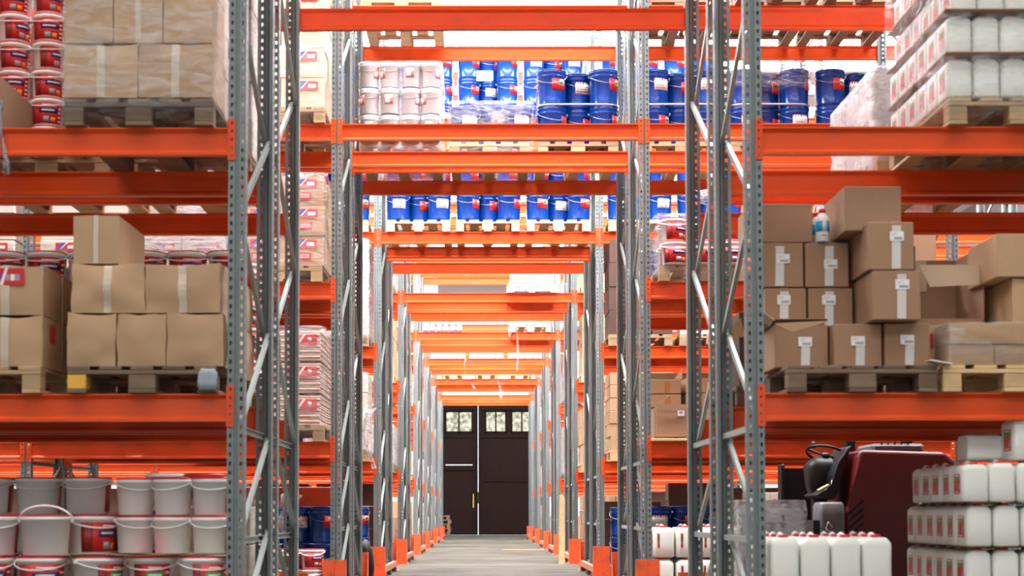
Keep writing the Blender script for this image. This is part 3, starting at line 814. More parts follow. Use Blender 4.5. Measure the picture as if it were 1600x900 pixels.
def jerrycan_node(w_, d_, h_, label='side', cap_y=-0.25):
    b = MB(); hw, hd = w_ / 2 - 0.002, d_ / 2 - 0.002; r = min(w_, d_) * 0.18
    b.loft([(0.0, hw * 0.86, hd * 0.88, r * 0.7), (h_ * 0.015, hw * 0.95, hd * 0.96, r), (h_ * 0.05, hw, hd, r), (h_ * 0.40, hw * 0.985, hd * 0.985, r), (h_ * 0.80, hw, hd, r), (h_ * 0.85, hw * 0.97, hd * 0.98, r),
            (h_ * 0.93, hw * 0.72, hd * 0.90, r * 0.8), (h_ * 0.945, hw * 0.62, hd * 0.86, r * 0.7), (h_ * 0.95, hw * 0.3, hd * 0.6, r * 0.4)], 'can_plastic', 5)
    kids = [node('can_body', b.done('can_body'))]
    b = MB(); yc = cap_y * d_
    b.lathe([(w_ * 0.17, 0), (w_ * 0.17, h_ * 0.055), (w_ * 0.15, h_ * 0.06)], 'lid_red', 14, (0, yc, h_ * 0.94))
    kids.append(node('cap', b.done('cap')))
    b = MB(); y0 = yc + d_ * 0.22; y1 = hd * 0.78; zz = h_ * 0.945
    b.tube([(0, y0, zz - 0.02), (0, y0 + 0.01, zz + h_ * 0.035), (0, (y0 + y1) / 2, zz + h_ * 0.05), (0, y1 - 0.01, zz + h_ * 0.035), (0, y1, zz - 0.02)], w_ * 0.09, 'can_plastic', 8)
    kids.append(node('handle', b.done('handle')))
    if label:
        b = MB(); sx = -1 if label == 'side' else 0
        lw, lh = d_ * 0.48, h_ * 0.50; zc = h_ * 0.46
        if label == 'side':
            X = -hw * 0.99 - 0.0008
            b.box((X, -d_ * 0.02, zc), (0.0014, lw, lh), 'print_red')
            b.box((X - 0.001, -d_ * 0.02, zc + lh * 0.42), (0.0008, lw * 0.8, lh * 0.06), 'print_white')
            b.box((X - 0.001, -d_ * 0.02, zc + lh * 0.27), (0.0008, lw * 0.94, lh * 0.15), 'print_green')
            b.prism([(-d_ * 0.02 - lw * 0.1, zc - lh * 0.3), (-d_ * 0.02 - lw * 0.46, zc + lh * 0.18), (-d_ * 0.02 - lw * 0.46, zc - lh * 0.3)], X - 0.0016, X - 0.0006, 'print_grey', axis='x')
            for i in range(3): b.box((X - 0.001, -d_ * 0.02 + lw * (0.2 - 0.2 * i), zc - lh * 0.41), (0.0008, lw * 0.12, lh * 0.06), 'print_white')
        else:
            Y = -hd - 0.0008
            b.box((-w_ * 0.22, Y, zc + 0.02), (w_ * 0.10, 0.0014, lh * 0.9), 'print_red')
            b.box((-w_ * 0.22, Y - 0.001, zc + 0.05), (w_ * 0.08, 0.0008, lh * 0.2), 'ink')
            b.box((-w_ * 0.22, Y - 0.001, zc), (w_ * 0.08, 0.0008, lh * 0.15), 'print_green')
        kids.append(node('product_label', b.done('product_label')))
    return node('jerrycan', None, kids)


# ================================================================== nearest rack, left bay
random.seed(11)
S = Spot(0, 0, 'A', -2, 1, x=-1.83)
pal(S, 'yellow')
kx = S.x - 0.405
for i, (w_, sd) in enumerate(((0.262, 3), (0.262, 5), (0.300, 8))):
    nd = carton_node(w_, 0.36, 0.285, 'kraft', None, 0, None, sag=0.016, seed=sd)
    for j in range(3):
        if j and i != 2: continue
        put(nd, (kx + w_ / 2, S.y + 0.01 + 0.37 * j, S.z + PH), 0, 'sagging brown box, %s of the bottom three%s, on the yellow-blocked pallet' % (['left', 'middle', 'right'][i], ['', ', second deep', ', third deep'][j]), 'cardboard box', 'sagging boxes on the first shelf left')
    kx += w_ + 0.006
for i, (x0, w_, sd) in enumerate(((-0.385, 0.39, 13), (0.012, 0.40, 14))):
    nd = carton_node(w_, 0.55, 0.27, 'kraft', 'tape_clear', 0.0 if i else 0.02, None, sag=0.02, seed=sd)
    put(nd, (S.x + x0 + w_ / 2, S.y + 0.02, S.z + PH + 0.288), R(-1.5 if i else 1.5), 'bulging wide brown box with clear tape, %s of the middle layer pair' % ['left', 'right'][i], 'cardboard box', 'sagging boxes on the first shelf left')
    put(nd, (S.x + x0 + w_ / 2, S.y + 0.60, S.z + PH + 0.288), 0, 'bulging wide brown box behind, %s of the middle layer' % ['left', 'right'][i], 'cardboard box', 'sagging boxes on the first shelf left')
nd = carton_node(0.245, 0.62, 0.262, 'kraft', 'tape_clear', 0.0, None, sag=0.004, seed=31)
put(nd, (S.x - 0.265, S.y + 0.05, S.z + PH + 0.560), 0, 'single brown box on top of the bulging pair, pale side lit', 'cardboard box')
S = Spot(0, 0, 'A', -2, 0, x=-2.775)
pal(S, 'worn')
for iz in range(2):
    for ix in range(2):
        for iy in range(3):
            if iy and ix == 0: continue
            nd = carton_node(0.40, 0.37, 0.27, 'kraft', 'tape_clear', 0.0, None, sag=0.012, seed=41 + ix + iz * 3, print_='product' if (iz == 1) else None)
            put(nd, (S.x - 0.2 + ix * 0.405, S.y + 0.02 + iy * 0.385, S.z + PH + iz * 0.278), 0, 'brown box%s, %s row, %s, left edge stack' % (' with red product print' if iz else '', ['lower', 'upper'][iz], ['left', 'right'][ix] + ['', ' behind', ' rearmost'][iy]), 'cardboard box', 'boxes at the left edge of the first shelf')
# red tape corner on the lower box
b = MB(); b.box((0, 0, 0), (0.004, 0.09, 0.10), 'print_red', bevel=0.001); b.box((-0.05, -0.046, 0.045), (0.10, 0.003, 0.012), 'print_red')
tag(link('red_sticker', b.done('red_sticker'), None, (S.x + 0.411, S.y + 0.19, S.z + PH + 0.19)), 'red sticker on the side of the lower left edge box', 'sticker')
# second shelf
S = Spot(0, 0, 'B', -2, 1, x=-1.87)
pal(S, 'dark')
for i in range(2):
    nd = carton_node(0.40, 0.40, 0.29, 'kraft', 'tape_clear', -0.05 if i == 0 else 0.05, None, sag=0.010, seed=51 + i)
    put(nd, (S.x - 0.2 + i * 0.405, S.y + 0.02, S.z + PH + 0.012), 0, 'film-wrapped wide brown box, %s of the lower pair on the upper left shelf' % ['left', 'right'][i], 'cardboard box', 'wrapped boxes on the second shelf left')
for iz in range(3):
    for i in range(3):
        nd = carton_node(0.262, 0.40, 0.30, 'kraft', 'tape_clear' if i == 1 else None, 0, None, sag=0.006, seed=61 + i)
        put(nd, (S.x - 0.269 + i * 0.269, S.y + 0.02, S.z + PH + 0.310 + iz * 0.305), 0, 'film-wrapped tall brown box, %s of three in layer %s, upper left shelf' % (['left', 'middle', 'right'][i], ['two', 'three', 'four'][iz]), 'cardboard box', 'wrapped boxes on the second shelf left')
PRO = carton_node(0.39, 0.38, 0.235, 'white_carton', None, 0, None, print_='product_block')
for iz in range(5):
    for iy in range(2):
        for sx in (1,):
            nd = PRO
            put(nd, (S.x + 0.40, S.y + 0.62 + iy * 0.385, S.z + PH + 0.01 + iz * 0.238), R(90), 'pale box with red print, %s layer, %s, behind wrapped brown boxes' % (LAYN[5][iz], ['nearer', 'farther'][iy]), 'cardboard box', 'pale printed boxes behind the wrapped brown boxes')
wrap(S, S.x - 0.418, S.x + 0.425, S.y - 0.015, S.y + 1.22, S.z + 0.07, S.z + PH + 1.24, desc='clear film round brown boxes', seed=2)
S = Spot(0, 0, 'B', -2, 0, x=-2.78)
nd = carton_node(0.36, 0.62, 0.29, 'kraft_brown', None, 0, None, sag=0.004, seed=3)
put(nd, (-2.81, S.y + 0.02, S.z), 0, 'dark brown box low on the upper left shelf at the picture edge', 'cardboard box')
scrap((-2.60, S.y + 0.04, S.z + 0.16), (0.07, 0.42), 'torn plastic film hanging over the beam at the upper left edge', 4)
# rear run, left bay: pails
BR, BHt = 0.125, 0.208
BK = [bucket_node(0.105, 0.176, 'blue', (-150, -20)), bucket_node(0.105, 0.176, 'blue', (-130, 0)), bucket_node(0.105, 0.176, 'blue', (-110, 10))]
BK2 = [bucket_node(BR, BHt, 'blue', (-150, -10)), bucket_node(BR, BHt, 'blue', (-130, 5))]
S = Spot(0, 1, 'B', -2, 0); pal(S, 'worn')
grid(S, None, 'red-labelled pail', 'bucket', 4, 6, 0.213, 0.1775, 0.22, ny=1, vary=lambda a, b_, c: BK[(a + b_) % 3], group='red pails on the second shelf left', x0=-3.27 + 0.005)
wrap(S, S.x - 0.44, S.x + 0.32, S.y + 0.0, S.y + 1.18, S.z + 0.1, S.z + PH + 1.08, desc='film round red pails', seed=5)
S = Spot(0, 1, 'B', -2, 1); pal(S, 'worn')
grid(S, carton_node(0.26, 0.39, 0.235, 'white_carton', None, 0, None, print_='product_block'), 'pale printed box', 'cardboard box', 3, 6, 0.265, 0.237, 0.39, ny=3, side=1)
wrap(S, S.x - 0.41, S.x + 0.41, S.y, S.y + 1.2, S.z + 0.08, S.z + PH + 1.45, milky=False, desc='film round pale boxes', seed=6)
for sl in (0, 1, -1):
    S = Spot(0, 1, 'A', -2, sl); pal(S, 'worn')
    grid(S, None, 'red-labelled pail', 'bucket', 3, 4, 0.256, 0.21, 0.26, ny=1, vary=lambda a, b_, c: BK2[(a + b_) % 2], group='red pails on the first shelf left')
    if sl < 1: wrap(S, S.x - 0.40, S.x + 0.40, S.y, S.y + 1.18, S.z + 0.1, S.z + PH + 0.88, desc='film round red pails', seed=8 + sl)
    for ix in range(1):
        for iz in range(4):
            for iy in (1, 2, 3):
                if sl == 1: put(BK2[0], (S.x + 0.256, S.y + 0.15 + iy * 0.26, S.z + PH + iz * 0.21), R(60), 'red-labelled pail, %s layer, %s, right side, rear pile, nearest rack first shelf' % (LAYN[4][iz], DEPN[iy]), 'bucket', 'red pails on the first shelf left')

# floor, left bay: big buckets
BGH = 0.222
BIG = [bucket_node(0.140, 0.2215, 'blue', (5, 60), handle='up'), bucket_node(0.140, 0.2215, 'blue', (-140, -15), handle='down'), bucket_node(0.140, 0.2215, 'green', (-125, -35)), bucket_node(0.140, 0.2215, 'blue', (-20, 60), handle='down')]
SMALL = [bucket_node(0.109, 0.209, 'green', None), bucket_node(0.109, 0.209, 'blue', (-35, 70))]
for sx in (-2.63, -1.79):
    q = Spot(0, 0, 'F', -2, 0 if sx < -2 else 1, x=sx); pal(q, 'worn')
LX = ((-2.70, BIG[1]), (-2.40, BIG[1]), (-2.10, BIG[2]), (-1.81, BIG[2]), (-1.52, BIG[2]))
for iz in range(2):
    for i, (x_, nd) in enumerate(LX):
        put(nd, (x_, 8.22 + (0.04 if i == 3 else 0), PH + 0.001 + iz * BGH), R([10, 0, 50, 0, 18][i]), 'white bucket with printed red label, %s of the %s floor row' % (['leftmost', 'second', 'third', 'fourth', 'rightmost'][i], ['lowest', 'next'][iz]), 'bucket', 'big buckets on the floor left')
zb = PH + 2 * BGH + 0.003
for i, (x_, y_, nd, t) in enumerate(((-2.385, 8.22, BIG[0], 'white bucket with plain front and raised handle, nearest the camera'), (-2.68, 8.25, BIG[3], 'white bucket cut by the left edge of the picture'), (-2.20, 8.46, BIG[1], 'white bucket just behind the one with raised handle'), (-2.07, 8.74, BIG[1], 'white bucket in the gap behind, third from the front'))):
    put(nd, (x_, y_, zb), R([0, 12, 40, 30][i]), t, 'bucket')
for i, (x_, y_) in enumerate(((-2.95, 9.02), (-2.66, 9.02), (-2.355, 8.98))):
    for iz in range(2):
        put(BIG[3], (x_, y_, zb + iz * BGH), R([0, 10, -5][i]), 'white bucket, %s of the %s back row behind the raised handle' % (['left', 'middle', 'right'][i], ['lower', 'upper'][iz]), 'bucket', 'back row of big buckets on the floor left')
for i, (x_, y_) in enumerate(((-1.955, 8.47), (-1.735, 8.41), (-1.508, 8.36))):
    for iz in range(2):
        put([SMALL[0], SMALL[0], SMALL[1]][i], (x_, y_, zb + 0.006 + iz * 0.210), R([25, -20, 5][i]), '%s white bucket, %s of the six beside the slotted post' % (['lower', 'upper'][iz], ['left', 'middle', 'right'][i]), 'bucket', 'six smaller buckets beside the left post')
for i, x_ in enumerate((-1.80, -1.58)):
    b = MB(); b.lathe([(0.11, 0), (0.112, 0.004), (0.112, 0.014), (0.10, 0.02), (0.02, 0.02)], 'lid_red' if i else 'plastic_white', 24)
    tag(link('bucket_lid', b.done('bucket_lid'), None, (x_, 8.52, zb + 0.43)), 'loose %s lid lying on the smaller buckets, %s' % (['white', 'red'][i], ['left', 'right'][i]), 'lid')
b = MB()   # cardboard sheet between the layers
k = b.mi('kraft_pale'); nx, ny = 14, 6; V = {}
for i in range(nx + 1):
    for j in range(ny + 1):
        V[i, j] = b.bm.verts.new((-0.45 + 0.9 * i / nx, 0.62 * j / ny, 0.006 * math.sin(i * 0.7) + 0.004 * math.sin(j + i * .3)))
for i in range(nx):
    for j in range(ny): f = b.bm.faces.new((V[i, j], V[i + 1, j], V[i + 1, j + 1], V[i, j + 1])); f.smooth = True; f.material_index = k
bmesh.ops.solidify(b.bm, geom=list(b.bm.faces), thickness=0.004)
tag(link('cardboard_sheet', b.done('cardboard_sheet'), None, (-1.82, 8.10, PH + 2 * BGH + 0.003)), 'pale cardboard sheet laid between bucket layers beside the left post', 'cardboard sheet')
# wrapped pile behind on the floor
S = Spot(0, 1, 'F', -2, 1); pal(S, 'worn')
grid(S, PRO, 'pale printed box', 'cardboard box', 2, 3, 0.395, 0.24, 0.39, ny=3, side=1)
wrap(S, S.x - 0.41, S.x + 0.42, S.y, S.y + 1.2, 0.08, PH + 0.75, desc='film round floor boxes', seed=12)
S = Spot(0, 1, 'F', -2, 0); pal(S, 'worn')
grid(S, None, 'white bucket', 'bucket', 3, 2, 0.29, 0.249, 0.29, vary=lambda a, b_, c: BIG[3], group='rear floor buckets')
scrap((-1.36, 10.50, 0.95), (0.20, 0.42), 'torn clear film hanging on the back post of the nearest rack, left', 9)

# ================================================================== nearest rack, right bay
S = Spot(0, 0, 'A', 0, -1, x=2.02); pal(S, 'dark')
T = 'brown box with white tape and barcode label'
def rbox(x0, x1, z0, z1, y, nd_args, txt, d=0.40, rz=0, n=1):
    w_, h_ = x1 - x0, z1 - z0
    nd = carton_node(round(w_, 3), d, round(h_, 3), **nd_args)
    o = put(nd, ((x0 + x1) / 2, y, z0), rz, txt, 'cardboard box', 'boxes on the first shelf right')
    return o
def PX(px, y): return (px - 756.0) / (FPX / y)
BC = lambda lx=0.0, at=0.62, tx=0.0, full=True, sag=0.0, seed=0, body='kraft_brown': dict(body=body, tape='tape_white', tape_x=tx, label='barcode', lab_at=(lx, at), sag=sag, seed=seed, tape_full=full)
zb = S.z + PH + 0.002
ya, yc = 8.42, 8.06
rbox(1.60, 1.900, zb + 0.002, zb + 0.245, ya - 0.15, BC(0.02, 0.60, 0.02, False), 'open-flapped brown box with barcode label, bottom row left', 0.40)
rbox(1.905, 2.172, zb, zb + 0.236, yc + 0.12, BC(0.0, 0.60, 0.01, False), 'brown box with barcode label, middle of the bottom row', 0.36)
rbox(2.178, 2.425, zb, zb + 0.236, yc + 0.10, BC(0.0, 0.62, 0.01, False), 'brown box with barcode label, bottom row right', 0.36)
z2 = zb + 0.246
rbox(1.575, 1.815, z2, z2 + 0.222, ya, BC(-0.01, 0.70, -0.01), 'brown barcode box, second row far left')
rbox(1.820, 2.075, z2, z2 + 0.222, ya, BC(-0.01, 0.70, -0.01), 'brown barcode box, second row centre')
rbox(2.088, 2.352, z2 - 0.006, z2 + 0.262, yc, BC(0.03, 0.72, 0.025), 'brown barcode box standing proud, second row right', 0.50)
z3 = z2 + 0.226
rbox(1.565, 1.800, z3, z3 + 0.252, ya, BC(0.0, 0.64, -0.02), 'brown barcode box, third row far left')
rbox(1.805, 2.055, z3, z3 + 0.252, ya, BC(0.02, 0.52, 0.01), 'brown barcode box, third row centre beneath the bottle')
rbox(2.072, 2.322, z2 + 0.266, z2 + 0.266 + 0.262, yc + 0.01, BC(0.03, 0.70, 0.025), 'brown barcode box standing proud, third row right', 0.50)
z4 = z3 + 0.256
rbox(1.50, 1.860, z4, z4 + 0.222, ya + 0.02, dict(body='kraft_brown'), 'plain brown box left of the white bottle, top row')
o = rbox(1.975, 2.290, z4 + 0.018, z4 + 0.018 + 0.248, yc + 0.13, dict(body='kraft_brown', seed=4), 'plain brown box right of the white bottle, topmost', 0.50)
# raised flap of the open box
b = MB(); b.prism([(0, 0), (0.10, -0.05), (0.30, 0.008), (0.296, 0.014)], 0, 0.004, 'kraft', axis='y')
b.box((0.15, 0.10, 0.012), (0.295, 0.19, 0.004), 'kraft_brown', Matrix.Rotation(R(-8), 3, 'X'))
b.box((-0.055, 0.1, 0.045), (0.12, 0.30, 0.004), 'kraft_pale', Matrix.Rotation(R(35), 3, 'Y'))
tag(link('box_flaps', b.done('box_flaps'), None, (1.60, ya - 0.15, zb + 0.250)), 'raised cardboard flaps of the open bottom left box', 'cardboard flap')
# bottle with blue label
def bottle(x, y, z, lab, white=False):
    b = MB(); b.lathe([(0.034, 0), (0.038, 0.004), (0.038, 0.125), (0.034, 0.142), (0.020, 0.160), (0.016, 0.165), (0.016, 0.175)], 'plastic_white', 24)
    k = [node('bottle_body', b.done('bottle_body'))]
    b = MB(); b.lathe([(0.019, 0.163), (0.019, 0.186), (0.017, 0.188)], 'lid_red', 18); k.append(node('cap', b.done('cap')))
    b = MB()
    b.patch(0.0386, -165, -100, 0.055, 0.115, 'bottle_blue', 6); b.patch(0.0386, -65, -15, 0.055, 0.115, 'bottle_blue', 6)
    b.patch(0.0386, -100, -65, 0.055, 0.115, 'print_white', 4)
    for i in range(4): b.patch(0.0392, -86, -80, 0.065 + i * 0.012, 0.069 + i * 0.012, 'ink', 2)
    b.patch(0.0386, -110, -70, 0.03, 0.036, 'print_grey', 4)
    k.append(node('product_label', b.done('product_label')))
    put(node('plastic_bottle', None, k), (x, y, z), 0, lab, 'bottle', None)
bottle(1.908, ya + 0.01, z4, 'white bottle with blue label and red cap between two boxes')
bottle(1.905, ya + 0.11, z4, 'second white bottle with red cap, half hidden behind the first')
# second pallet of the right bay
S = Spot(0, 0, 'A', 0, 0, x=2.86); pal(S, 'pale')
zb = S.z + PH + 0.002
def openbox(x0, x1, z0, h_, y, d, txt):
    b = MB(); w_ = x1 - x0; t = 0.005
    b.box((0, d - t / 2, h_ / 2), (w_, t, h_), 'kraft_brown'); b.box((0, d / 2, t / 2), (w_, d, t), 'kraft_brown')
    for s in (-1, 1): b.box((s * (w_ / 2 - t / 2), d / 2, h_ / 2), (t, d, h_), 'kraft_brown')
    b.box((0, t / 2, h_ * 0.06), (w_, t, h_ * 0.12), 'kraft_brown')
    kids = [node('carton_body', b.done('carton_body'))]
    b = MB(); b.prism([(-w_ / 2 + 0.08, 0), (w_ / 2 + 0.12, 0.02), (w_ / 2 + 0.07, 0.125), (-w_ / 2 + 0.02, 0.125)], -0.002, 0.003, 'kraft_pale')
    kids.append(node('front_flap', b.done('front_flap'), loc=(0, -0.01, h_ * 0.50), label='pale inner face of the folded front flap'))
    b = MB(); b.box((-0.02, 0.004, h_ * 0.8), (0.07, 0.004, h_ * 0.4), 'tape_clear'); kids.append(node('tape_strip', b.done('tape_strip'), loc=(0, d - t - 0.008, 0)))
    put(node('cardboard_box', None, kids), ((x0 + x1) / 2, y, z0), 0, txt, 'cardboard box', None)
openbox(2.44, 2.83, zb + 0.245, 0.47, 8.48, 0.50, 'large open brown box with its pale flap folded forward')
rbox(2.41, 2.80, zb, zb + 0.24, 8.50, dict(body='kraft_brown'), 'brown box supporting the large open box', 0.45)
rbox(2.455, 2.60, zb, zb + 0.25, 8.32, dict(body='kraft', sag=0.004, seed=9, print_='vertical'), 'narrow brown box with red printed edge beside the wrapped flat boxes', 0.16)
rbox(2.80, 3.14, zb + 0.49, zb + 0.73, 8.18, dict(body='kraft', seed=2), 'brown box at the right edge, upper', 0.50)
rbox(2.89, 3.24, zb + 0.24, zb + 0.485, 8.20, dict(body='kraft', seed=3, sag=0.006), 'brown box at the right edge, lower', 0.45)
rbox(2.50, 2.95, zb + 0.112, zb + 0.225, 8.06, dict(body='kraft', sag=0.005, seed=21), 'flat brown box under clear tape, upper of three on pale pallet', 0.42)
rbox(2.50, 2.74, zb, zb + 0.110, 8.07, dict(body='kraft', sag=0.003, seed=22), 'flat brown box, lower left of three on the pale pallet', 0.42)
rbox(2.745, 2.98, zb, zb + 0.110, 8.07, dict(body='kraft', sag=0.003, seed=23), 'flat brown box, lower right of three on the pale pallet', 0.42)
b = MB()
b.loft([(0.0, 0.24, 0.215, 0.02), (0.1, 0.243, 0.218, 0.02), (0.228, 0.24, 0.216, 0.02), (0.231, 0.2, 0.2, 0.02)], 'film', 4)
for v in b.bm.verts: nn = noise.noise_vector(v.co * 7); v.co += nn * 0.006
tag(link('stretch_wrap', b.done('stretch_wrap'), None, (2.735, 8.275, zb)), 'glossy clear film holding the three flat boxes together', 'stretch wrap', 'stretch film round the wrapped loads')
# small things inside the rear run
S = Spot(0, 1, 'A', 0, -1); pal(S, 'dark')
nd = carton_node(0.60, 0.50, 0.47, 'kraft_dark'); put(nd, (S.x - 0.08, S.y + 0.06, S.z + PH), 0, 'large dark brown box behind the barcode boxes, next to the post', 'cardboard box')
b = MB(); b.prism([(0, 0), (0.13, 0.14), (0.16, 0.02)], 0, 0.005, 'kraft'); tag(link('box_flap', b.done('box_flap'), None, (S.x - 0.50, S.y + 0.05, S.z + PH + 0.29)), 'brown flap sticking out between the right posts', 'cardboard flap')
# second shelf right: wrapped jerrycans
CANW = jerrycan_node(0.146, 0.19, 0.222, 'side')
CANP = jerrycan_node(0.146, 0.19, 0.222, None)
S = Spot(0, 0, 'B', 0, 0, x=2.905); pal(S, 'worn')
for iz in range(4):
    z = S.z + PH + 0.012 + iz * 0.235
    for ix in range(5):
        for iy in range(6 if ix == 0 else 1):
            put(CANW if ix == 0 else CANP, (S.x - 0.40 + 0.078 + ix * 0.148 + (0.0 if iz < 2 else 0.03), S.y + 0.12 + iy * 0.192, z), 0, 'white jerrycan, %s layer, %s, in the wrapped load top right' % (LAYN[4][iz], COLN[5][ix] + (' ' + ['front', 'second', 'third', 'fourth', 'fifth', 'rear'][iy])), 'jerrycan', 'wrapped jerrycans on the second shelf right')
    if iz:
        b = MB(); b.box((0, 0.58, 0), (0.82, 1.2, 0.007), 'kraft_brown'); 
        for v in b.bm.verts: v.co.z += 0.0
        tag(link('cardboard_sheet', b.done('cardboard_sheet'), None, (S.x, S.y, z - 0.0055)), 'brown sheet under the %s jerrycan layer, wrapped load top right' % LAYN[4][iz], 'cardboard sheet')
wrap(S, S.x - 0.42, S.x + 0.42, S.y - 0.01, S.y + 1.2, S.z + 0.08, S.z + PH + 0.96, milky=False, desc='clear film round white jerrycans', seed=21)
S = Spot(0, 1, 'B', 0, 0, x=2.86); pal(S, 'worn')
grid(S, carton_node(0.26, 0.39, 0.26, 'white_carton', None, 0, None, print_='product2'), 'whitish printed box', 'cardboard box', 3, 2, 0.268, 0.262, 0.39, ny=3, side=-1)
wrap(S, S.x - 0.42, S.x + 0.42, S.y, S.y + 1.2, S.z + 0.02, S.z + PH + 0.56, milky=True, desc='milky film round whitish boxes', seed=22)

# floor, right bay: jerrycans
CANB = jerrycan_node(0.163, 0.20, 0.30, None)
for ix in range(4):
    for iy in range(3):
        x_ = 1.615 + ix * 0.166
        put(CANB, (x_, 8.2 + iy * 0.205, PH + 0.255), 0, 'white jerrycan, upper tier, %s%s, between post and red truck' % (COLN[4][ix], ['', ' second row', ' third row'][iy]), 'jerrycan', 'plain jerrycans beside the right post')
for ix in range(4):
    put(CANB, (1.615 + ix * 0.166, 8.2, 0.10), 0, 'white jerrycan, lower tier, %s, between post and red truck' % COLN[4][ix], 'jerrycan', 'plain jerrycans beside the right post')
b = MB()
for x in (-0.3, 0, 0.3): b.box((x, 0.4, 0.05), (0.12, 0.8, 0.10), 'wood_dark')
tag(link('timber_base', b.done('timber_base'), None, (1.86, 8.1, 0)), 'dark timber base under the plain white jerrycans', 'pallet')
CANS = jerrycan_node(0.146, 0.19, 0.234, 'side'); CANT = jerrycan_node(0.150, 0.19, 0.215, 'side')
S = Spot(0, 0, 'F', 0, 0, x=2.98); pal(S, 'worn')
TN = ['ground', 'lower', 'upper', 'top']
for iz in range(4):
    z = PH + 0.008 + iz * 0.240; CC = CANS if iz < 3 else CANT
    for ix in range(4):
        for iy in range((6 if iz else 1) if ix == 0 else 1):
            dx = (0.0, 0.0, 0.006, -0.012)[iz]
            if iz == 3 and iy == 5: continue
            put(CC if (ix == 0 or iz < 3) else CANP, (2.655 + dx + ix * 0.150 + random.uniform(-.002, .002), 8.20 + iy * 0.192, z), R(random.uniform(-2, 2)), 'labelled jerrycan, %s tier, %s %s, right edge stack' % (TN[iz], COLN[4][ix], ['front', 'second', 'third', 'fourth', 'fifth', 'rear'][iy]), 'jerrycan', 'labelled jerrycans at the right edge')
    if iz:
        b = MB(); nx = 16; k = b.mi('kraft'); V = []
        for i in range(nx + 1):
            zz = 0.003 * math.sin(i * 0.9 + iz) * (1.2 if iz == 3 else 0.5)
            V.append([b.bm.verts.new((-0.40 + 0.8 * i / nx, yy, zz)) for yy in (0, 1.15)])
        for i in range(nx): f = b.bm.faces.new((V[i][0], V[i + 1][0], V[i + 1][1], V[i][1])); f.smooth = True
        bmesh.ops.solidify(b.bm, geom=list(b.bm.faces), thickness=0.002)
        tag(link('cardboard_sheet', b.done('cardboard_sheet'), None, (2.96, 8.09, z - 0.006)), 'brown cardboard sheet under the %s tier of the right edge jerrycans' % TN[iz], 'cardboard sheet')
zt = PH + 0.008 + 3 * 0.240 + 0.228
put(CANP, (2.77 - 0.11, 8.38, zt + 0.073), R(0), 'white jerrycan lying on its side on top of the stack', 'jerrycan', None, ry=R(90))
put(CANS, (2.925, 8.22, zt), R(4), 'labelled white jerrycan standing highest at the right edge', 'jerrycan')

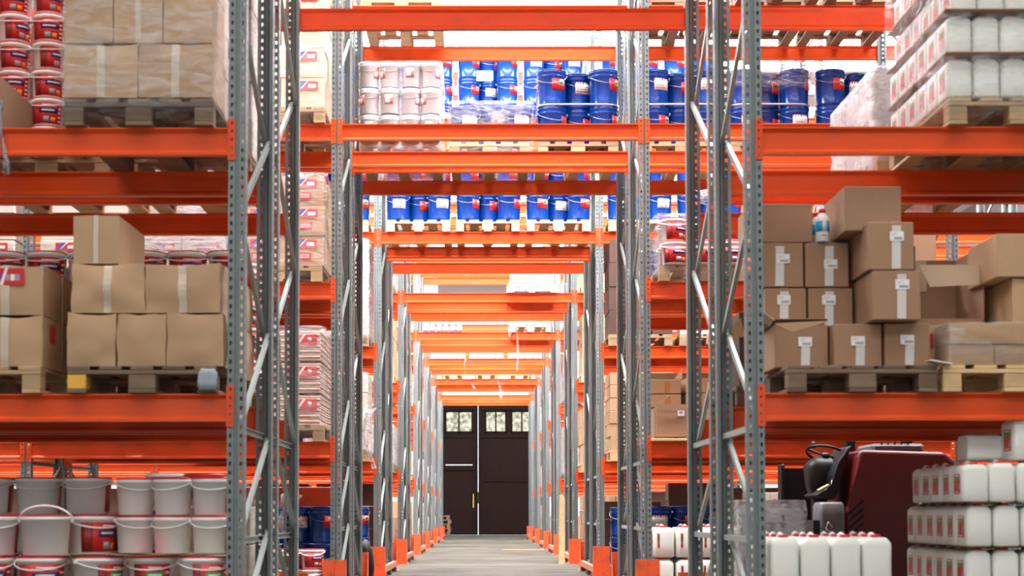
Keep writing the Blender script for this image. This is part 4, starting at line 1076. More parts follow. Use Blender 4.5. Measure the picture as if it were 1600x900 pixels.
# ================================================================== reach truck in the aisle
def truck():
    root = link('reach_truck', None, None, (2.43, 11.2, 0))
    tag(root, 'dark red reach truck with black seat and steering wheel behind the jerrycans', 'forklift')
    b = MB(); b.prism([(0.255, 0.10), (0.255, 0.83), (0.30, 0.87), (0.345, 1.24), (0.375, 1.285), (1.00, 1.265), (1.12, 1.16), (1.16, 0.9), (1.16, 0.10)], 0.0, 1.25, 'truck_red', bevel=0.03, seg=3)
    body = link('body', b.done('body'), root)
    b = MB()
    for i in range(6):
        b.prism([(0.27, 0.52 + i * 0.055), (0.39, 0.62 + i * 0.055), (0.39, 0.645 + i * 0.055), (0.27, 0.54 + i * 0.055)], -0.004, 0.01, 'truck_black')
    link('vent_slots', b.done('vent_slots'), body)
    b = MB(); b.box((0.0, 1.12, 0.66), (0.03, 0.16, 1.10), 'truck_black', bevel=0.008); link('side_panel', b.done('side_panel'), root)
    b = MB(); b.box((0.15, 1.16, 0.64), (0.30, 0.08, 1.08), 'truck_black'); b.box((0.14, 0.6, 0.22), (0.26, 1.0, 0.2), 'truck_black'); b.box((0.04, 0.55, 0.45), (0.05, 1.1, 0.62), 'truck_black'); link('cabin_panel', b.done('cabin_panel'), root)
    b = MB(); b.loft([(0.10, 0.095, 0.14, 0.03), (0.80, 0.095, 0.14, 0.03), (0.875, 0.092, 0.13, 0.035), (0.895, 0.08, 0.12, 0.04)], 'truck_grey', 5); link('console_box', b.done('console_box'), root, (0.155, 0.12, 0))
    b = MB(); b.prism([(0.055, 0.885), (0.10, 0.86), (0.20, 0.855), (0.225, 0.90), (0.24, 1.0), (0.245, 1.07), (0.30, 1.16), (0.335, 1.26), (0.30, 1.245), (0.235, 1.13), (0.195, 1.04), (0.19, 0.96), (0.13, 0.935)], 0.12, 0.55, 'truck_black', bevel=0.012)
    seat = link('seat', b.done('seat'), root, (0, 0, 0.06))
    b = MB(); b.box((0.13, 0.17, 0.945), (0.09, 0.08, 0.012), 'wood_pale', Matrix.Rotation(R(-28), 3, 'Y')); b.box((0.205, 0.16, 0.985), (0.03, 0.03, 0.035), 'plastic_white'); link('armrest_pad', b.done('armrest_pad'), seat)
    b = MB(); b.loft([(0.55, 0.03, 0.03, 0.01), (0.9, 0.05, 0.06, 0.02), (1.02, 0.10, 0.10, 0.04), (1.17, 0.125, 0.12, 0.05), (1.21, 0.10, 0.10, 0.05), (1.25, 0.05, 0.05, 0.03)], 'truck_black', 5)
    for v in b.bm.verts: v.co.x += (1.0 - v.co.z) * -0.08
    link('steering_column', b.done('steering_column'), root, (0.165, 0.45, 0))
    b = MB(); n = 24; pts = [(0.15 * math.cos(2 * math.pi * i / n), 0.15 * math.sin(2 * math.pi * i / n), 0) for i in range(n + 1)]
    b.tube(pts, 0.011, 'truck_black', 8); b.tube([(-0.15, 0, 0), (0, 0, -0.02), (0.15, 0, 0)], 0.009, 'truck_black', 6); b.tube([(0, 0, -0.02), (0, 0.15, 0)], 0.009, 'truck_black', 6)
    b.lathe([(0.035, -0.04), (0.035, -0.005), (0.02, 0.0)], 'truck_black', 14); b.lathe([(0.018, 0.0), (0.022, 0.03), (0.014, 0.05)], 'truck_black', 10, (-0.12, -0.06, 0))
    o = link('steering_wheel', b.done('steering_wheel'), root, (0.21, 0.42, 1.27)); o.rotation_euler = (R(-18), R(14), 0)
    for x in (0.52, 0.98):
        b = MB(); b.box((x, 0.95, 1.7), (0.07, 0.12, 1.1), 'truck_black', bevel=0.008); link('mast_rail', b.done('mast_rail'), root)
    b = MB(); b.box((0.75, 0.6, 1.31), (0.4, 0.5, 0.07), 'truck_grey', bevel=0.02); 
    for i in range(5): b.tube([(0.62 + i * 0.05, 0.35, 1.34), (0.60 + i * 0.06, 0.30, 1.38), (0.63 + i * 0.05, 0.4, 1.42)], 0.008, 'truck_black', 6)
    link('mast_base', b.done('mast_base'), root)
    for x in (0.4, 1.0):
        b = MB(); n = 20; b.lathe([(0.06, -0.05), (0.14, -0.05), (0.15, -0.03), (0.15, 0.03), (0.14, 0.05), (0.06, 0.05)], 'truck_black', n)
        bmesh.ops.rotate(b.bm, verts=b.bm.verts, matrix=Matrix.Rotation(R(90), 3, 'Y'))
        link('wheel', b.done('wheel'), root, (x, 0.9, 0.15))
    b = MB()
    for (x, z, s_) in ((0.12, 0.60, 0.05), (0.13, 0.52, 0.04), (0.11, 0.46, 0.045)): b.tube([(x - 0.02, 0, z), (x, 0, z + s_), (x + 0.03, 0, z + 0.01), (x, 0, z - 0.02), (x - 0.02, 0, z)], 0.003, 'print_white', 4)
    link('white_emblem', b.done('white_emblem'), root, (0, -0.025, 0.1))
truck()

# ================================================================== second rack
def drums(s, nz, ny=1, strap=False, base=PH, nmid=True, only=None):
    for iz in range(nz):
        for ix in range(3):
            for iy in range(ny):
                nd = DRUMS[(ix * 2 + iz + s.row + s.slot) % 4]
                x = s.x + (ix - 1) * 0.262
                y = s.y + 0.16 + (0.15 if ix == 1 else 0) + iy * 0.302
                ref = ' '.join(t for t in (LAYN[nz][iz], COLN[3][ix], DEPN[iy]) if t)
                put(nd, (x, y, s.z + base + iz * (DH + 0.004)), R(random.uniform(-14, 10)), 'blue drum, %s, %s' % (ref, s.name.replace(' pallet', '')), 'drum', 'blue metal drums on the shelves')
    if strap:
        b = MB(); z = DH * 0.97 + 0.01
        b.loft([(z, 0.415, 0.58, 0.14), (z + 0.02, 0.415, 0.58, 0.14)], 'steel', 6)
        bmesh.ops.delete(b.bm, geom=[f for f in b.bm.faces if len(f.verts) > 4], context='FACES')
        bmesh.ops.solidify(b.bm, geom=list(b.bm.faces), thickness=0.002)
        tag(link('packing_strap', b.done('packing_strap'), None, (s.x, s.y + 0.59, s.z + base)), 'steel strap round the drums, %s' % s.name.replace(' pallet', ''), 'strap', 'straps round drum stacks')
random.seed(21)
# third shelf, rear run over the passage and to the right
S = Spot(1, 1, 'C', -1, -1, x=-0.825); pal(S, 'worn')
PAILG = None
def white_pail(a0=-120):
    b = MB(); r, h = 0.100, 0.262
    b.lathe([(r * 0.93, 0), (r * 0.95, 0.004), (r * 0.96, h * 0.80), (r * 0.99, h * 0.815), (r * 0.97, h * 0.83), (r, h * 0.91), (r, h * 0.97), (r * 0.9, h * 0.985), (r * 0.2, h * 0.975)], 'pail_plastic', 20)
    k = [node('pail_body', b.done('pail_body'))]
    b = MB(); b.patch(r * 0.965, a0, a0 + 50, h * 0.35, h * 0.72, 'print_pink', 6); b.patch(r * 0.968, a0 + 4, a0 + 30, h * 0.38, h * 0.6, 'paper', 4); k.append(node('product_label', b.done('product_label')))
    b = MB(); pts = [((r + .004) * math.cos(math.pi + math.pi * i / 10), (r + .004) * math.sin(math.pi + math.pi * i / 10), h * 0.84 - 0.25 * h * math.sin(math.pi * i / 10)) for i in range(11)]
    b.tube(pts, 0.0025, 'steel', 5); k.append(node('handle', b.done('handle')))
    return node('white_pail', None, k)
WPS = [white_pail(-120), white_pail(-165), white_pail(-60)]
grid(S, None, 'wrapped white pail', 'bucket', 4, 3, 0.203, 0.268, 0.2, ny=1, group='wrapped white pails over the passage', vary=lambda a, b_, c: WPS[(a * 2 + b_) % 3])
wrap(S, S.x - 0.415, S.x + 0.415, S.y, S.y + 1.2, S.z + 0.02, S.z + PH + 0.80, milky=True, desc='milky film round white pails', seed=31)
S = Spot(1, 1, 'C', -1, 0, x=0.075); pal(S, 'worn')
drums(S, 1, 1); wrap(S, S.x - 0.43, S.x + 0.43, S.y, S.y + 1.2, S.z + 0.02, S.z + PH + 0.41, milky=False, desc='crumpled film round low drums', seed=33)
scrap((S.x - 0.02, S.y + 0.06, S.z + PH + 0.47), (0.78, 0.26), 'crumpled film draped over the low drums above the passage', 61, n=10)
S = Spot(1, 1, 'C', -1, 1); pal(S, 'worn'); drums(S, 2, 2, True)
S = Spot(1, 1, 'C', 0, -1); pal(S, 'worn'); drums(S, 2, 1, True)
S = Spot(1, 1, 'C', 0, 0); pal(S, 'worn'); drums(S, 2, 1, True); wrap(S, S.x - 0.41, S.x + 0.42, S.y, S.y + 1.2, S.z + PH + 0.55, S.z + PH + 0.80, desc='thin film over drum tops', seed=36)
S = Spot(1, 1, 'C', 0, 1); pal(S, 'worn'); drums(S, 2, 1)
S = Spot(1, 1, 'C', -2, 1); pal(S, 'worn'); drums(S, 2, 1)
# top shelf pallets
for k, sl, kd in ((-2, 0, 'worn'), (-2, 1, 'worn'), (-1, -1, 'worn'), (0, -1, 'dark'), (0, 0, 'dark'), (0, 1, 'dark'), (-3, 1, 'worn'), (-2, -1, 'dark')):
    S = Spot(1, 1, 'D', k, sl); pal(S, kd)
    if k == -1: wrap(S, S.x - 0.4, S.x + 0.35, S.y + 0.05, S.y + 1.15, S.z + PH, S.z + PH + 0.25, milky=True, desc='white film bundle', seed=40)
for sl in (0, 1):
    S = Spot(1, 0, 'D', 0, sl - 0); pal(S, 'dark')
# second rack, left bay goods
S = Spot(1, 0, 'C', -2, 1); pal(S, 'worn')
grid(S, carton_node(0.40, 0.39, 0.27, 'kraft_pale', None, 0, None, print_='product2'), 'pale printed box', 'cardboard box', 2, 4, 0.405, 0.274, 0.39, ny=3, side=1)
wrap(S, S.x - 0.42, S.x + 0.42, S.y, S.y + 1.2, S.z + 0.05, S.z + PH + 0.56, desc='thin film round pale boxes', seed=41)
S = Spot(1, 0, 'C', -2, 0); pal(S, 'worn')
grid(S, PRO, 'pale printed box', 'cardboard box', 2, 3, 0.40, 0.24, 0.39)
S = Spot(1, 0, 'B', -2, 1); pal(S, 'worn')
grid(S, carton_node(0.40, 0.39, 0.272, 'kraft', None, 0, None, sag=0.005, seed=2, print_='product_block'), 'brown printed box', 'cardboard box', 2, 3, 0.405, 0.276, 0.39, ny=3, side=1)
wrap(S, S.x - 0.42, S.x + 0.425, S.y, S.y + 1.2, S.z + 0.05, S.z + PH + 0.84, desc='film round brown printed boxes', seed=42)
S = Spot(1, 0, 'B', -2, 0); pal(S, 'worn')
grid(S, PRO, 'pale printed box', 'cardboard box', 2, 4, 0.40, 0.24, 0.39); wrap(S, S.x - 0.42, S.x + 0.42, S.y, S.y + 1.2, S.z + 0.05, S.z + PH + 1.0, milky=True, desc='milky film round pale boxes', seed=43)
S = Spot(1, 0, 'B', -2, -1); pal(S, 'worn')
grid(S, carton_node(0.40, 0.39, 0.24, 'white_carton', None, 0, None, print_='product2'), 'white printed box', 'cardboard box', 2, 4, 0.40, 0.243, 0.39)
S = Spot(1, 0, 'B', -3, 1); pal(S, 'worn')
grid(S, carton_node(0.40, 0.39, 0.24, 'white_carton', None, 0, None, print_='product2'), 'white printed box', 'cardboard box', 2, 4, 0.40, 0.243, 0.39)
# bundles of paper bags on the first shelf
S = Spot(1, 0, 'A', -2, 1); pal(S, 'worn')
def bundle():
    b = MB(); n = 11; hh = 0.272
    for i in range(n): 
        b.box((0, 0.28, hh * (i + 0.5) / n), (0.37 - 0.01 * (i % 2), 0.56 - 0.01 * ((i + 1) % 2), hh / n * 0.86), 'bag_paper', bevel=0.006, seg=2)
    kids = [node('bag_stack', b.done('bag_stack'))]
    b = MB(); y0 = -0.004; W2, H2 = 0.26, 0.10
    b.box((0.02, y0, 0.19), (W2, 0.002, H2), 'print_red'); b.box((-0.06, y0 - 0.002, 0.195), (0.09, 0.001, 0.03), 'print_blue')
    b.prism([(-0.04, 0.145), (-0.015, 0.145), (0.05, 0.24), (0.03, 0.24)], y0 - 0.003, y0 - 0.001, 'print_white'); b.lathe([(0.03, 0), (0.032, 0.04), (0.03, 0.045)], 'print_white', 12, (0.085, y0 + 0.026, 0.165))
    kids.append(node('product_label', b.done('product_label')))
    return node('paper_bag_bundle', None, kids)
BU = bundle()
for iz in range(3):
    for ix in range(2):
        for iy in range(2):
            put(BU, (S.x - 0.205 + ix * 0.40, S.y + 0.02 + iy * 0.58, S.z + PH + iz * 0.292), R(random.uniform(-2, 2)), 'bundle of folded brown paper bags, %s layer %s%s, second rack' % (LAYN[3][iz], COLN[2][ix], ' rear' if iy else ''), 'paper bags', 'bundles of paper bags on the first shelf')
wrap(S, S.x - 0.42, S.x + 0.42, S.y - 0.01, S.y + 1.22, S.z + 0.05, S.z + PH + 0.89, desc='film round paper bags', seed=44)
for sl in (0, -1):
    S = Spot(1, 0, 'A', -2, sl); pal(S, 'worn')
    grid(S, carton_node(0.40, 0.39, 0.27, 'kraft', 'tape_clear'), 'brown box', 'cardboard box', 2, 2, 0.40, 0.273, 0.39)
# floor of the second rack, left
S = Spot(1, 0, 'F', -2, 1); pal(S, 'worn')
grid(S, None, 'white bucket', 'bucket', 4, 2, 0.205, 0.178, 0.22, vary=lambda a, b_, c: BK[(a + b_) % 3] if a % 2 else BK[2], base=PH, group='small buckets on the floor, second rack')
S = Spot(1, 1, 'F', -2, 1); pal(S, 'dark'); drums(S, 2, 1)
S = Spot(1, 1, 'F', -2, 0); pal(S, 'dark'); drums(S, 2, 1)
b = MB(); b.box((0, 0, 0.55), (1.05, 0.03, 1.1), 'sheet_red', bevel=0.005)
for x in (-0.2, 0.25): b.lathe([(0.008, 0), (0.008, 0.02)], 'ink', 8, (x, -0.02, 0.95))
tag(link('red_board', b.done('red_board'), None, (-2.12, 16.35, 0.0)), 'orange-red board standing behind the blue drums in the aisle', 'board')
# right bay of the second rack
S = Spot(1, 0, 'B', 0, -1); pal(S, 'worn')
grid(S, None, 'red-labelled pail', 'bucket', 3, 2, 0.256, 0.21, 0.26, ny=2, vary=lambda a, b_, c: BK2[(a + b_) % 2])
wrap(S, S.x - 0.43, S.x + 0.43, S.y - 0.01, S.y + 1.2, S.z + 0.02, S.z + PH + 0.46, desc='glossy film round red pails', seed=45)
scrap((S.x + 0.02, S.y + 0.02, S.z + PH + 0.70), (0.5, 0.35), 'crumpled film on the wrapped pile right of passage', 15)
S = Spot(1, 0, 'B', 0, 0); pal(S, 'worn'); drums(S, 1, 1)
S = Spot(1, 1, 'B', 0, -1); pal(S, 'worn'); drums(S, 1, 1)
S = Spot(1, 0, 'A', 0, -1, x=1.93)
b = MB(); b.box((0, 0.6, 0.012), (0.84, 1.2, 0.024), 'wood_pale', bevel=0.003); b.box((0.1, 0.3, 0.03), (0.5, 0.3, 0.012), 'wood_dark')
tag(link('plywood_board', b.done('plywood_board'), None, (S.x, S.y, S.z)), 'pale plank under the boxes right of the passage, second rack', 'board')
nd = carton_node(0.30, 0.4, 0.275, 'kraft_brown', None, 0, 'small', lab_at=(0.08, 0.8)); put(nd, (S.x - 0.23, S.y + 0.03, S.z + 0.036), 0, 'half-open brown box with paper label, front left, second rack first shelf', 'cardboard box')
b = MB(); b.prism([(0, 0), (0.33, 0.0), (0.30, -0.06), (0.02, -0.05)], 0, 0.004, 'kraft_brown'); b.prism([(-0.02, -0.03), (0.05, 0.02), (0.12, 0.09), (0.11, 0.07)], 0.01, 0.014, 'kraft_pale')
tag(link('box_flap', b.done('box_flap'), None, (S.x - 0.38, S.y + 0.0, S.z + 0.33)), 'folded flaps of the half-open box right of the passage', 'cardboard flap')
for iz, (x0, w_) in enumerate(((-0.40, 0.31), (-0.40, 0.31))):
    nd = carton_node(w_, 0.4, 0.125 if iz == 0 else 0.135, 'kraft', 'tape_brown', 0.02, None)
    put(nd, (S.x + x0 + w_ / 2, S.y + 0.45, S.z + 0.33 + iz * 0.13), 0, 'flat brown box with brown tape, %s, second rack first shelf' % ['lower', 'upper'][iz], 'cardboard box')
for iz in range(4):
    nd = carton_node(0.30, 0.4, 0.14, 'kraft' if iz != 1 else 'kraft_pale', 'tape_clear', 0.1, 'small' if iz == 3 else None, lab_at=(0.08, 0.5)); put(nd, (S.x + 0.10, S.y + 0.42, S.z + 0.036 + iz * 0.143), R(3 * (iz % 2)), 'flat brown box, %s of four beside the taped ones' % LAYN[4][iz], 'cardboard box')
    if iz < 2: put(carton_node(0.31, 0.4, 0.14, 'kraft', None), (S.x - 0.245, S.y + 0.46, S.z + 0.036 + iz * 0.143), 0, 'brown box %s beneath the brown-taped flat boxes' % ['lowest', 'directly'][iz], 'cardboard box')
b = MB(); b.prism([(0, 0), (0.07, 0.0), (0.07, 0.10)], 0, 0.004, 'kraft_pale'); b.prism([(0.14, 0), (0.24, 0.0), (0.20, 0.08)], 0, 0.004, 'kraft')
tag(link('box_flap', b.done('box_flap'), None, (S.x - 0.15, S.y + 0.46, S.z + 0.60)), 'upright cardboard flaps on top of the taped flat boxes', 'cardboard flap')
S = Spot(1, 0, 'A', 0, 0); pal(S, 'worn')
grid(S, carton_node(0.40, 0.39, 0.27, 'kraft', 'tape_clear'), 'brown box', 'cardboard box', 2, 2, 0.40, 0.273, 0.39)
# jerrycans and white cartons on the floor
CF = jerrycan_node(0.205, 0.24, 0.285, 'front')
S = Spot(1, 0, 'F', 0, -1, x=1.93); pal(S, 'worn')
grid(S, CF, 'red-capped jerrycan', 'jerrycan', 4, 2, 0.212, 0.290, 0.25, base=PH - 0.02, y_in=0.14, ny=2, group='jerrycans on the floor, second rack')
S = Spot(1, 0, 'F', 0, 0, x=2.78); pal(S, 'worn')
grid(S, carton_node(0.195, 0.39, 0.29, 'white_carton', None, 0, None, print_='vertical'), 'white carton', 'cardboard box', 4, 3, 0.198, 0.292, 0.39, base=PH - 0.02, group='white cartons on the floor')
S = Spot(1, 0, 'F', 0, 1, x=3.7); pal(S, 'worn')
grid(S, carton_node(0.195, 0.39, 0.29, 'white_carton', None, 0, None, print_='vertical'), 'white carton', 'cardboard box', 4, 2, 0.198, 0.292, 0.39, base=PH - 0.02, group='white cartons on the floor')
S = Spot(1, 1, 'F', 0, -1); pal(S, 'worn'); drums(S, 2, 1)
# foil-wrapped pile in front of the white cartons
S = Spot(0, 1, 'F', 0, -1, x=1.86); pal(S, 'worn')
CR = jerrycan_node(0.19, 0.24, 0.235, 'front')
grid(S, CR, 'white jerrycan', 'jerrycan', 2, 3, 0.197, 0.240, 0.25, base=PH, y_in=0.14, group='rear jerrycans on the floor', x0=1.60)
wrap(S, 1.585, 2.01, S.y, S.y + 0.5, 0.05, PH + 0.74, milky=True, desc='film round rear jerrycans', seed=46)

# big cartons added behind the front goods to stop light leaking down
FILL = {}
def fill(s, h_, y=0.62, d=0.55, body='kraft_brown', w_=0.76):
    k = (h_, d, body, w_)
    if k not in FILL: FILL[k] = dict(carton_node(w_, d, h_, body, None), name='large_carton')
    put(FILL[k], (s.x, s.y + y, s.z + PH), 0, 'large brown carton behind the front goods, %s' % s.name.replace(' pallet', ''), 'cardboard box', 'large cartons behind the front goods')
for (r_, run, lv, k, sl, x, h_, y, d) in (
        (0, 0, 'A', -2, 1, -2.0, 0.50, 0.40, 0.0), (0, 0, 'A', -2, -1, None, 0.7, 0.05, 1.0), (0, 0, 'A', 0, -1, 2.05, 0.70, 0.80, 0.38), (0, 0, 'A', 0, 0, 2.95, 0.60, 0.98, 0.2), (0, 0, 'A', 0, 1, None, 0.6, 0.05, 1.0),
        (0, 1, 'A', -2, 0, -2.75, 0.80, 0.36, 0.8), (0, 1, 'A', 0, 0, None, 0.55, 0.1, 1.0), (0, 1, 'A', 0, 1, None, 0.55, 0.1, 1.0), (0, 1, 'A', -2, -1, None, 0.8, 0.36, 0.8),
        (0, 1, 'B', -2, 0, -2.75, 0.95, 0.36, 0.8), (0, 1, 'B', -2, -1, None, 0.9, 0.1, 1.0), (0, 0, 'B', -2, -1, None, 0.9, 0.1, 1.0), (0, 0, 'B', 0, 1, None, 0.9, 0.1, 1.0), (0, 1, 'B', 0, 1, None, 0.6, 0.1, 1.0),
        (1, 0, 'A', -2, 0, None, 0.55, 0.42, 0.75), (1, 0, 'A', -2, -1, None, 0.55, 0.42, 0.75), (1, 1, 'A', -2, 1, None, 0.6, 0.1, 1.0), (1, 1, 'A', -2, 0, None, 0.6, 0.1, 1.0),
        (1, 1, 'A', 0, 0, None, 0.6, 0.1, 1.0), (1, 1, 'A', 0, -1, None, 0.6, 0.1, 1.0), (1, 0, 'A', 0, 1, None, 0.6, 0.1, 1.0), (1, 1, 'A', 0, 1, None, 0.6, 0.1, 1.0), (1, 0, 'B', 0, 1, None, 0.6, 0.1, 1.0),
        (1, 1, 'B', -2, 1, None, 0.7, 0.1, 1.0), (1, 1, 'B', -2, 0, None, 0.7, 0.1, 1.0)):
    if d <= 0: continue
    fill(Spot(r_, run, lv, k, sl, x=x), h_, y, d, 'kraft_brown')
# small cloth on the corner block of the ochre-ended pallet, foam sheet on the dark pallet
b = MB(); b.loft([(0, 0.045, 0.012, 0.01), (0.04, 0.05, 0.016, 0.012), (0.09, 0.048, 0.018, 0.012), (0.115, 0.03, 0.02, 0.01)], 'cloth_blue', 6)
for v in b.bm.verts: v.co += noise.noise_vector(v.co * 28) * 0.014
tag(link('cloth_rag', b.done('cloth_rag'), None, (-1.475, 8.035, LV['A'] + 0.012)), 'crumpled pale blue rag on the right corner of the ochre-ended pallet', 'rag')
b = MB(); b.box((0, 0, 0), (0.12, 0.1, 0.006), 'plastic_white', Matrix.Rotation(R(10), 3, 'Y'), bevel=0.002)
tag(link('foam_sheet', b.done('foam_sheet'), None, (2.44, 8.06, LV['A'] + PH + 0.012)), 'small white foam sheet lying between the two pallets on the right', 'foam sheet')

# ================================================================== third rack
for sl in (-1, 0, 1):
    S = Spot(2, 0, 'C', -1, sl); pal(S, 'pale'); drums(S, 2, 1)
for k, sl in ((0, -1), (0, 0), (0, 1), (-2, 1), (-2, 0)):
    S = Spot(2, 0, 'C', k, sl); pal(S, 'pale'); drums(S, 2, 1)
for k, sl in ((-1, -1), (-1, 0), (-1, 1), (0, -1), (0, 0), (0, 1), (-2, 1)):
    S = Spot(2, 1, 'D', k, sl); pal(S, 'worn'); drums(S, 3 if k != 0 or sl < 1 else 2, 1)
b = MB(); b.box((0, 0, 0), (0.22, 0.003, 0.14), 'paper'); tag(link('paper_notice', b.done('paper_notice'), None, (0.02, 20.12, LV['D'] + 0.90)), 'blank white sheet fixed to the blue drums above the passage', 'paper notice')
def whites(s, nz=3, milky=True, h=0.24, txt='pale printed box', nd=None, nx=2, ny=1, side=None, kind='worn'):
    pal(s, kind)
    grid(s, nd or PRO, txt, 'cardboard box', nx, nz, 0.8 / nx, h, 0.39, ny=ny, side=side)
    if milky is not None: wrap(s, s.x - 0.415, s.x + 0.415, s.y, s.y + 1.2, s.z + 0.04, s.z + PH + nz * h + 0.01, milky=milky, desc='film', seed=s.row * 7 + s.slot + s.k)
DK = carton_node(0.262, 0.39, 0.30, 'kraft_dark', None, 0, 'small', lab_at=(0.0, 0.55))
BN = carton_node(0.262, 0.39, 0.160, 'kraft', 'tape_brown', 0.02, 'small', lab_at=(0.03, 0.5))
S = Spot(2, 0, 'B', 0, -1); pal(S, 'worn'); grid(S, DK, 'dark brown box', 'cardboard box', 3, 4, 0.267, 0.302, 0.39, ny=2, side=-1)
S = Spot(2, 0, 'A', 0, -1); pal(S, 'pale'); grid(S, BN, 'labelled brown box', 'cardboard box', 3, 6, 0.267, 0.162, 0.39, ny=2, side=-1)
S = Spot(2, 0, 'F', 0, -1); pal(S, 'worn'); 
for iz in range(2):
    for ix in range(2):
        put(DRUMS[(ix + iz) % 4 if False else 0], (S.x - 0.24 + ix * 0.30, S.y + 0.18, PH + iz * 0.372), R(-30), 'blue drum with red label, %s %s, floor right, third rack' % (['lower', 'upper'][iz], ['left', 'right'][ix]), 'drum', 'blue metal drums on the floor')
grid(Spot(2, 1, 'F', 0, -1), carton_node(0.39, 0.39, 0.24, 'kraft_dark'), 'dark brown box', 'cardboard box', 2, 4, 0.4, 0.243, 0.39, base=0.0)
grid(Spot(2, 1, 'F', 0, 0), carton_node(0.39, 0.39, 0.24, 'kraft_dark'), 'dark brown box', 'cardboard box', 2, 5, 0.4, 0.243, 0.39, base=0.0)
whites(Spot(2, 0, 'B', -2, 1), 5, True, ny=2, side=1)
whites(Spot(2, 0, 'A', -2, 1), 4, False, nd=carton_node(0.39, 0.39, 0.235, 'print_red' if False else 'white_carton', None, 0, None, print_='product'), txt='red printed box', ny=2, side=1)
whites(Spot(2, 0, 'B', -2, 0), 4, True); whites(Spot(2, 0, 'A', -2, 0), 3, False); whites(Spot(2, 0, 'B', -2, -1), 4, False); whites(Spot(2, 0, 'B', 0, 1), 3, True); whites(Spot(2, 0, 'B', 0, 0), 4, None, 0.24)
whites(Spot(2, 0, 'A', 0, 0), 3, None, nd=carton_node(0.39, 0.39, 0.24, 'kraft', 'tape_brown'), txt='brown taped box')
S = Spot(2, 0, 'F', -2, 1); pal(S, 'dark'); drums(S, 2, 1)
grid(Spot(2, 1, 'F', -2, 1), carton_node(0.39, 0.39, 0.30, 'kraft_dark'), 'dark brown box', 'cardboard box', 2, 4, 0.4, 0.303, 0.39, base=0.0)
grid(Spot(2, 1, 'F', -2, 0), carton_node(0.39, 0.39, 0.30, 'kraft_dark'), 'dark brown box', 'cardboard box', 2, 4, 0.4, 0.303, 0.39, base=0.0)
LC = dict(carton_node(0.82, 1.0, 1.15, 'kraft_dark', None), name='large_carton')  # dark cartons added so the low side bays read dark
for row, run in ((2, 1), (3, 0)):
    for k in (-3, 1, -2, 0):
        for sl in (-1, 0, 1):
            if k == -2 and (sl == 1 or (sl == 0 and run == 1)): continue
            if k == 0 and (sl == -1 or (sl == 0 and run == 1)): continue
            s = Spot(row, run, 'F', k, sl)
            put(LC, (s.x, s.y + 0.1, 0.0), 0, 'large dark brown carton on the ground, %s' % s.name.replace(' pallet', ''), 'cardboard box', 'large dark cartons on the ground')
scrap((-1.42, 18.80, 2.12), (0.30, 0.75), 'long torn film hanging from the third rack, left of the passage', 22, n=14)
scrap((-1.62, 18.78, 2.74), (0.12, 0.20), 'small film tail on the orange beam, left, third rack', 23)

# ================================================================== farther racks
KB = carton_node(0.262, 0.39, 0.235, 'kraft', 'tape_clear')
KP = carton_node(0.39, 0.39, 0.29, 'white_carton', None)
WB = carton_node(0.39, 0.58, 0.30, 'white_carton', None, 0, None, print_='product')
BB = carton_node(0.39, 0.58, 0.30, 'kraft', 'tape_clear')
for row in range(3, 8):
    rnd = random.Random(row + 4)
    for k, sl in ((-2, 1), (0, -1)):
        for lv in 'FABC':
            s = Spot(row, 0, lv, k, sl); r_ = rnd.random(); edge = 1 if k == -2 else -1
            brown = r_ < (0.5 if lv == 'F' else 0.3) or (k == 0 and lv in 'FAB' and row == 3)
            n = rnd.choice((2, 3)) if lv != 'B' else 3
            pal(s, 'pale' if brown else 'worn')
            if row == 3 and k == 0 and lv in 'FB': grid(s, KB, 'brown box', 'cardboard box', 3, 4, 0.267, 0.237, 0.39, ny=2, side=edge); continue
            cols = 2 if row < 6 else 1
            grid(s, BB if brown else WB, 'brown box' if brown else 'white printed carton', 'cardboard box', cols, n, 0.4, 0.302, 0.58, ny=2, side=edge, x0=s.x - 0.4 if (cols == 2 or edge < 0) else s.x)
            if not brown and cols == 2: wrap(s, s.x - 0.415, s.x + 0.415, s.y, s.y + 1.2, s.z + 0.04, s.z + PH + n * 0.302 + 0.01, milky=r_ < 0.7, desc='film', seed=row + sl)
            elif not brown: wrap(s, s.x - (0.415 if edge < 0 else 0.015), s.x + (0.015 if edge < 0 else 0.415), s.y, s.y + 1.2, s.z + 0.04, s.z + PH + n * 0.302 + 0.01, milky=r_ < 0.7, desc='film', seed=row + sl)
# goods above the passage on the farther racks
s = Spot(3, 0, 'C', -1, 1, x=0.78); pal(s, 'pale'); grid(s, KP, 'white carton', 'cardboard box', 2, 1, 0.32, 0.29, 0.39, base=PH - 0.10, jit=0.001); wrap(s, s.x - 0.34, s.x + 0.33, s.y, s.y + 1.2, s.z + 0.0, s.z + 0.36, milky=True, desc='white film bundle', seed=50)
def bottle_crate():
    b = MB(); w_ = 0.125
    b.loft([(0, w_ / 2 - 0.004, 0.06, 0.012), (0.11, w_ / 2 - 0.004, 0.06, 0.012), (0.165, 0.018, 0.018, 0.008), (0.185, 0.018, 0.018, 0.008)], 'crate_grey', 4)
    return node('grey_canister', b.done('grey_canister'))
BCN = bottle_crate(); s = Spot(4, 0, 'C', -1, -1)
for i in range(6): put(BCN, (-1.13 + i * 0.13, s.y + 0.1, s.z + 0.002), 0, 'grey pointed canister, %s from left, on the fifth rack over the passage' % ['first', 'second', 'third', 'fourth', 'fifth', 'sixth'][i], 'canister', 'grey canisters over the passage')
s = Spot(4, 0, 'C', -1, 1, x=0.92); pal(s, 'pale'); wrap(s, s.x - 0.42, s.x + 0.38, s.y + 0.02, s.y + 1.18, s.z + PH, s.z + PH + 0.12, milky=True, desc='flat white film bundle', seed=51)
scrap((0.60, s.y + 0.04, s.z + 0.20), (0.35, 0.34), 'white torn film on the fifth rack above the passage', 52)
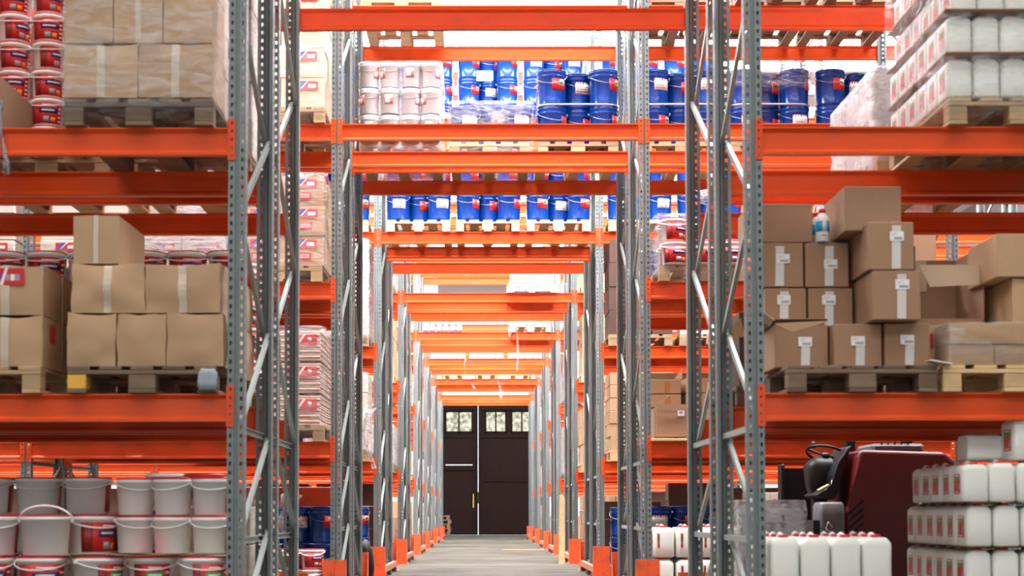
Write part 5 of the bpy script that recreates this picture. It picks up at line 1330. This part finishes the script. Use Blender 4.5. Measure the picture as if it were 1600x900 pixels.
for sl in (-1, 0, 1):
    s = Spot(5, 0, 'C', -1, sl); grid(s, carton_node(0.19, 0.39, 0.17, 'white_carton'), 'low white carton', 'cardboard box', 4, 1, 0.2, 0.17, 0.39, base=0.0)
    s = Spot(6, 0, 'C', -1, sl); pal(s, 'pale', far=True)
scrap((-0.42, 34.59, LV['C'] + 0.0), (0.09, 0.36), 'thin film tail hanging on the sixth rack beam, left', 53)
scrap((-0.30, 39.89, LV['C'] + 0.06), (0.25, 0.34), 'white film tail on the seventh rack beam, left', 54)
scrap((0.42, 39.89, LV['C'] + 0.06), (0.18, 0.6), 'white film tail on the seventh rack beam, right', 55)
scrap((0.66, 29.49, LV['C'] - 0.02), (0.06, 0.75), 'long thin film string hanging below the fifth rack beam', 56)
# pallets stacked at the gate, planks and junk by the posts
for i in range(5):
    put(PALF['dark'], (-1.58 + random.uniform(-.03, .03), 52.6, i * 0.146), 0, 'old pallet, %s of the stack beside the gate' % LAYN[5][i], 'pallet', 'stacked pallets beside the gate')
b = MB(); b.prism([(-0.05, 0), (0.05, 0), (0.055, 1.05), (0.02, 1.12), (-0.03, 1.10)], 0, 0.02, 'wood_pale', bevel=0.003)
o = link('wooden_plank', b.done('wooden_plank'), None, (1.24, 24.05, 0)); o.rotation_euler = (R(-4), 0, 0); tag(o, 'pale upright plank leaning at the right post of the fourth rack', 'plank')
b = MB(); b.loft([(0, 0.07, 0.07, 0.05), (0.2, 0.09, 0.09, 0.06), (0.4, 0.06, 0.07, 0.05), (0.52, 0.02, 0.02, 0.01)], 'truck_black', 5)
for v in b.bm.verts: v.co += noise.noise_vector(v.co * 9) * 0.03
tag(link('black_rubbish_bag', b.done('black_rubbish_bag'), None, (-1.28, 16.4, 0.02)), 'small black rubbish bag beside the left posts of the second rack', 'bag')
b = MB(); b.box((0, 0, 0.01), (0.9, 0.1, 0.02), 'wood_pale'); tag(link('wooden_plank', b.done('wooden_plank'), None, (0.86, 33.0, 0)), 'thin pale plank lying flat on the concrete passage floor', 'plank')
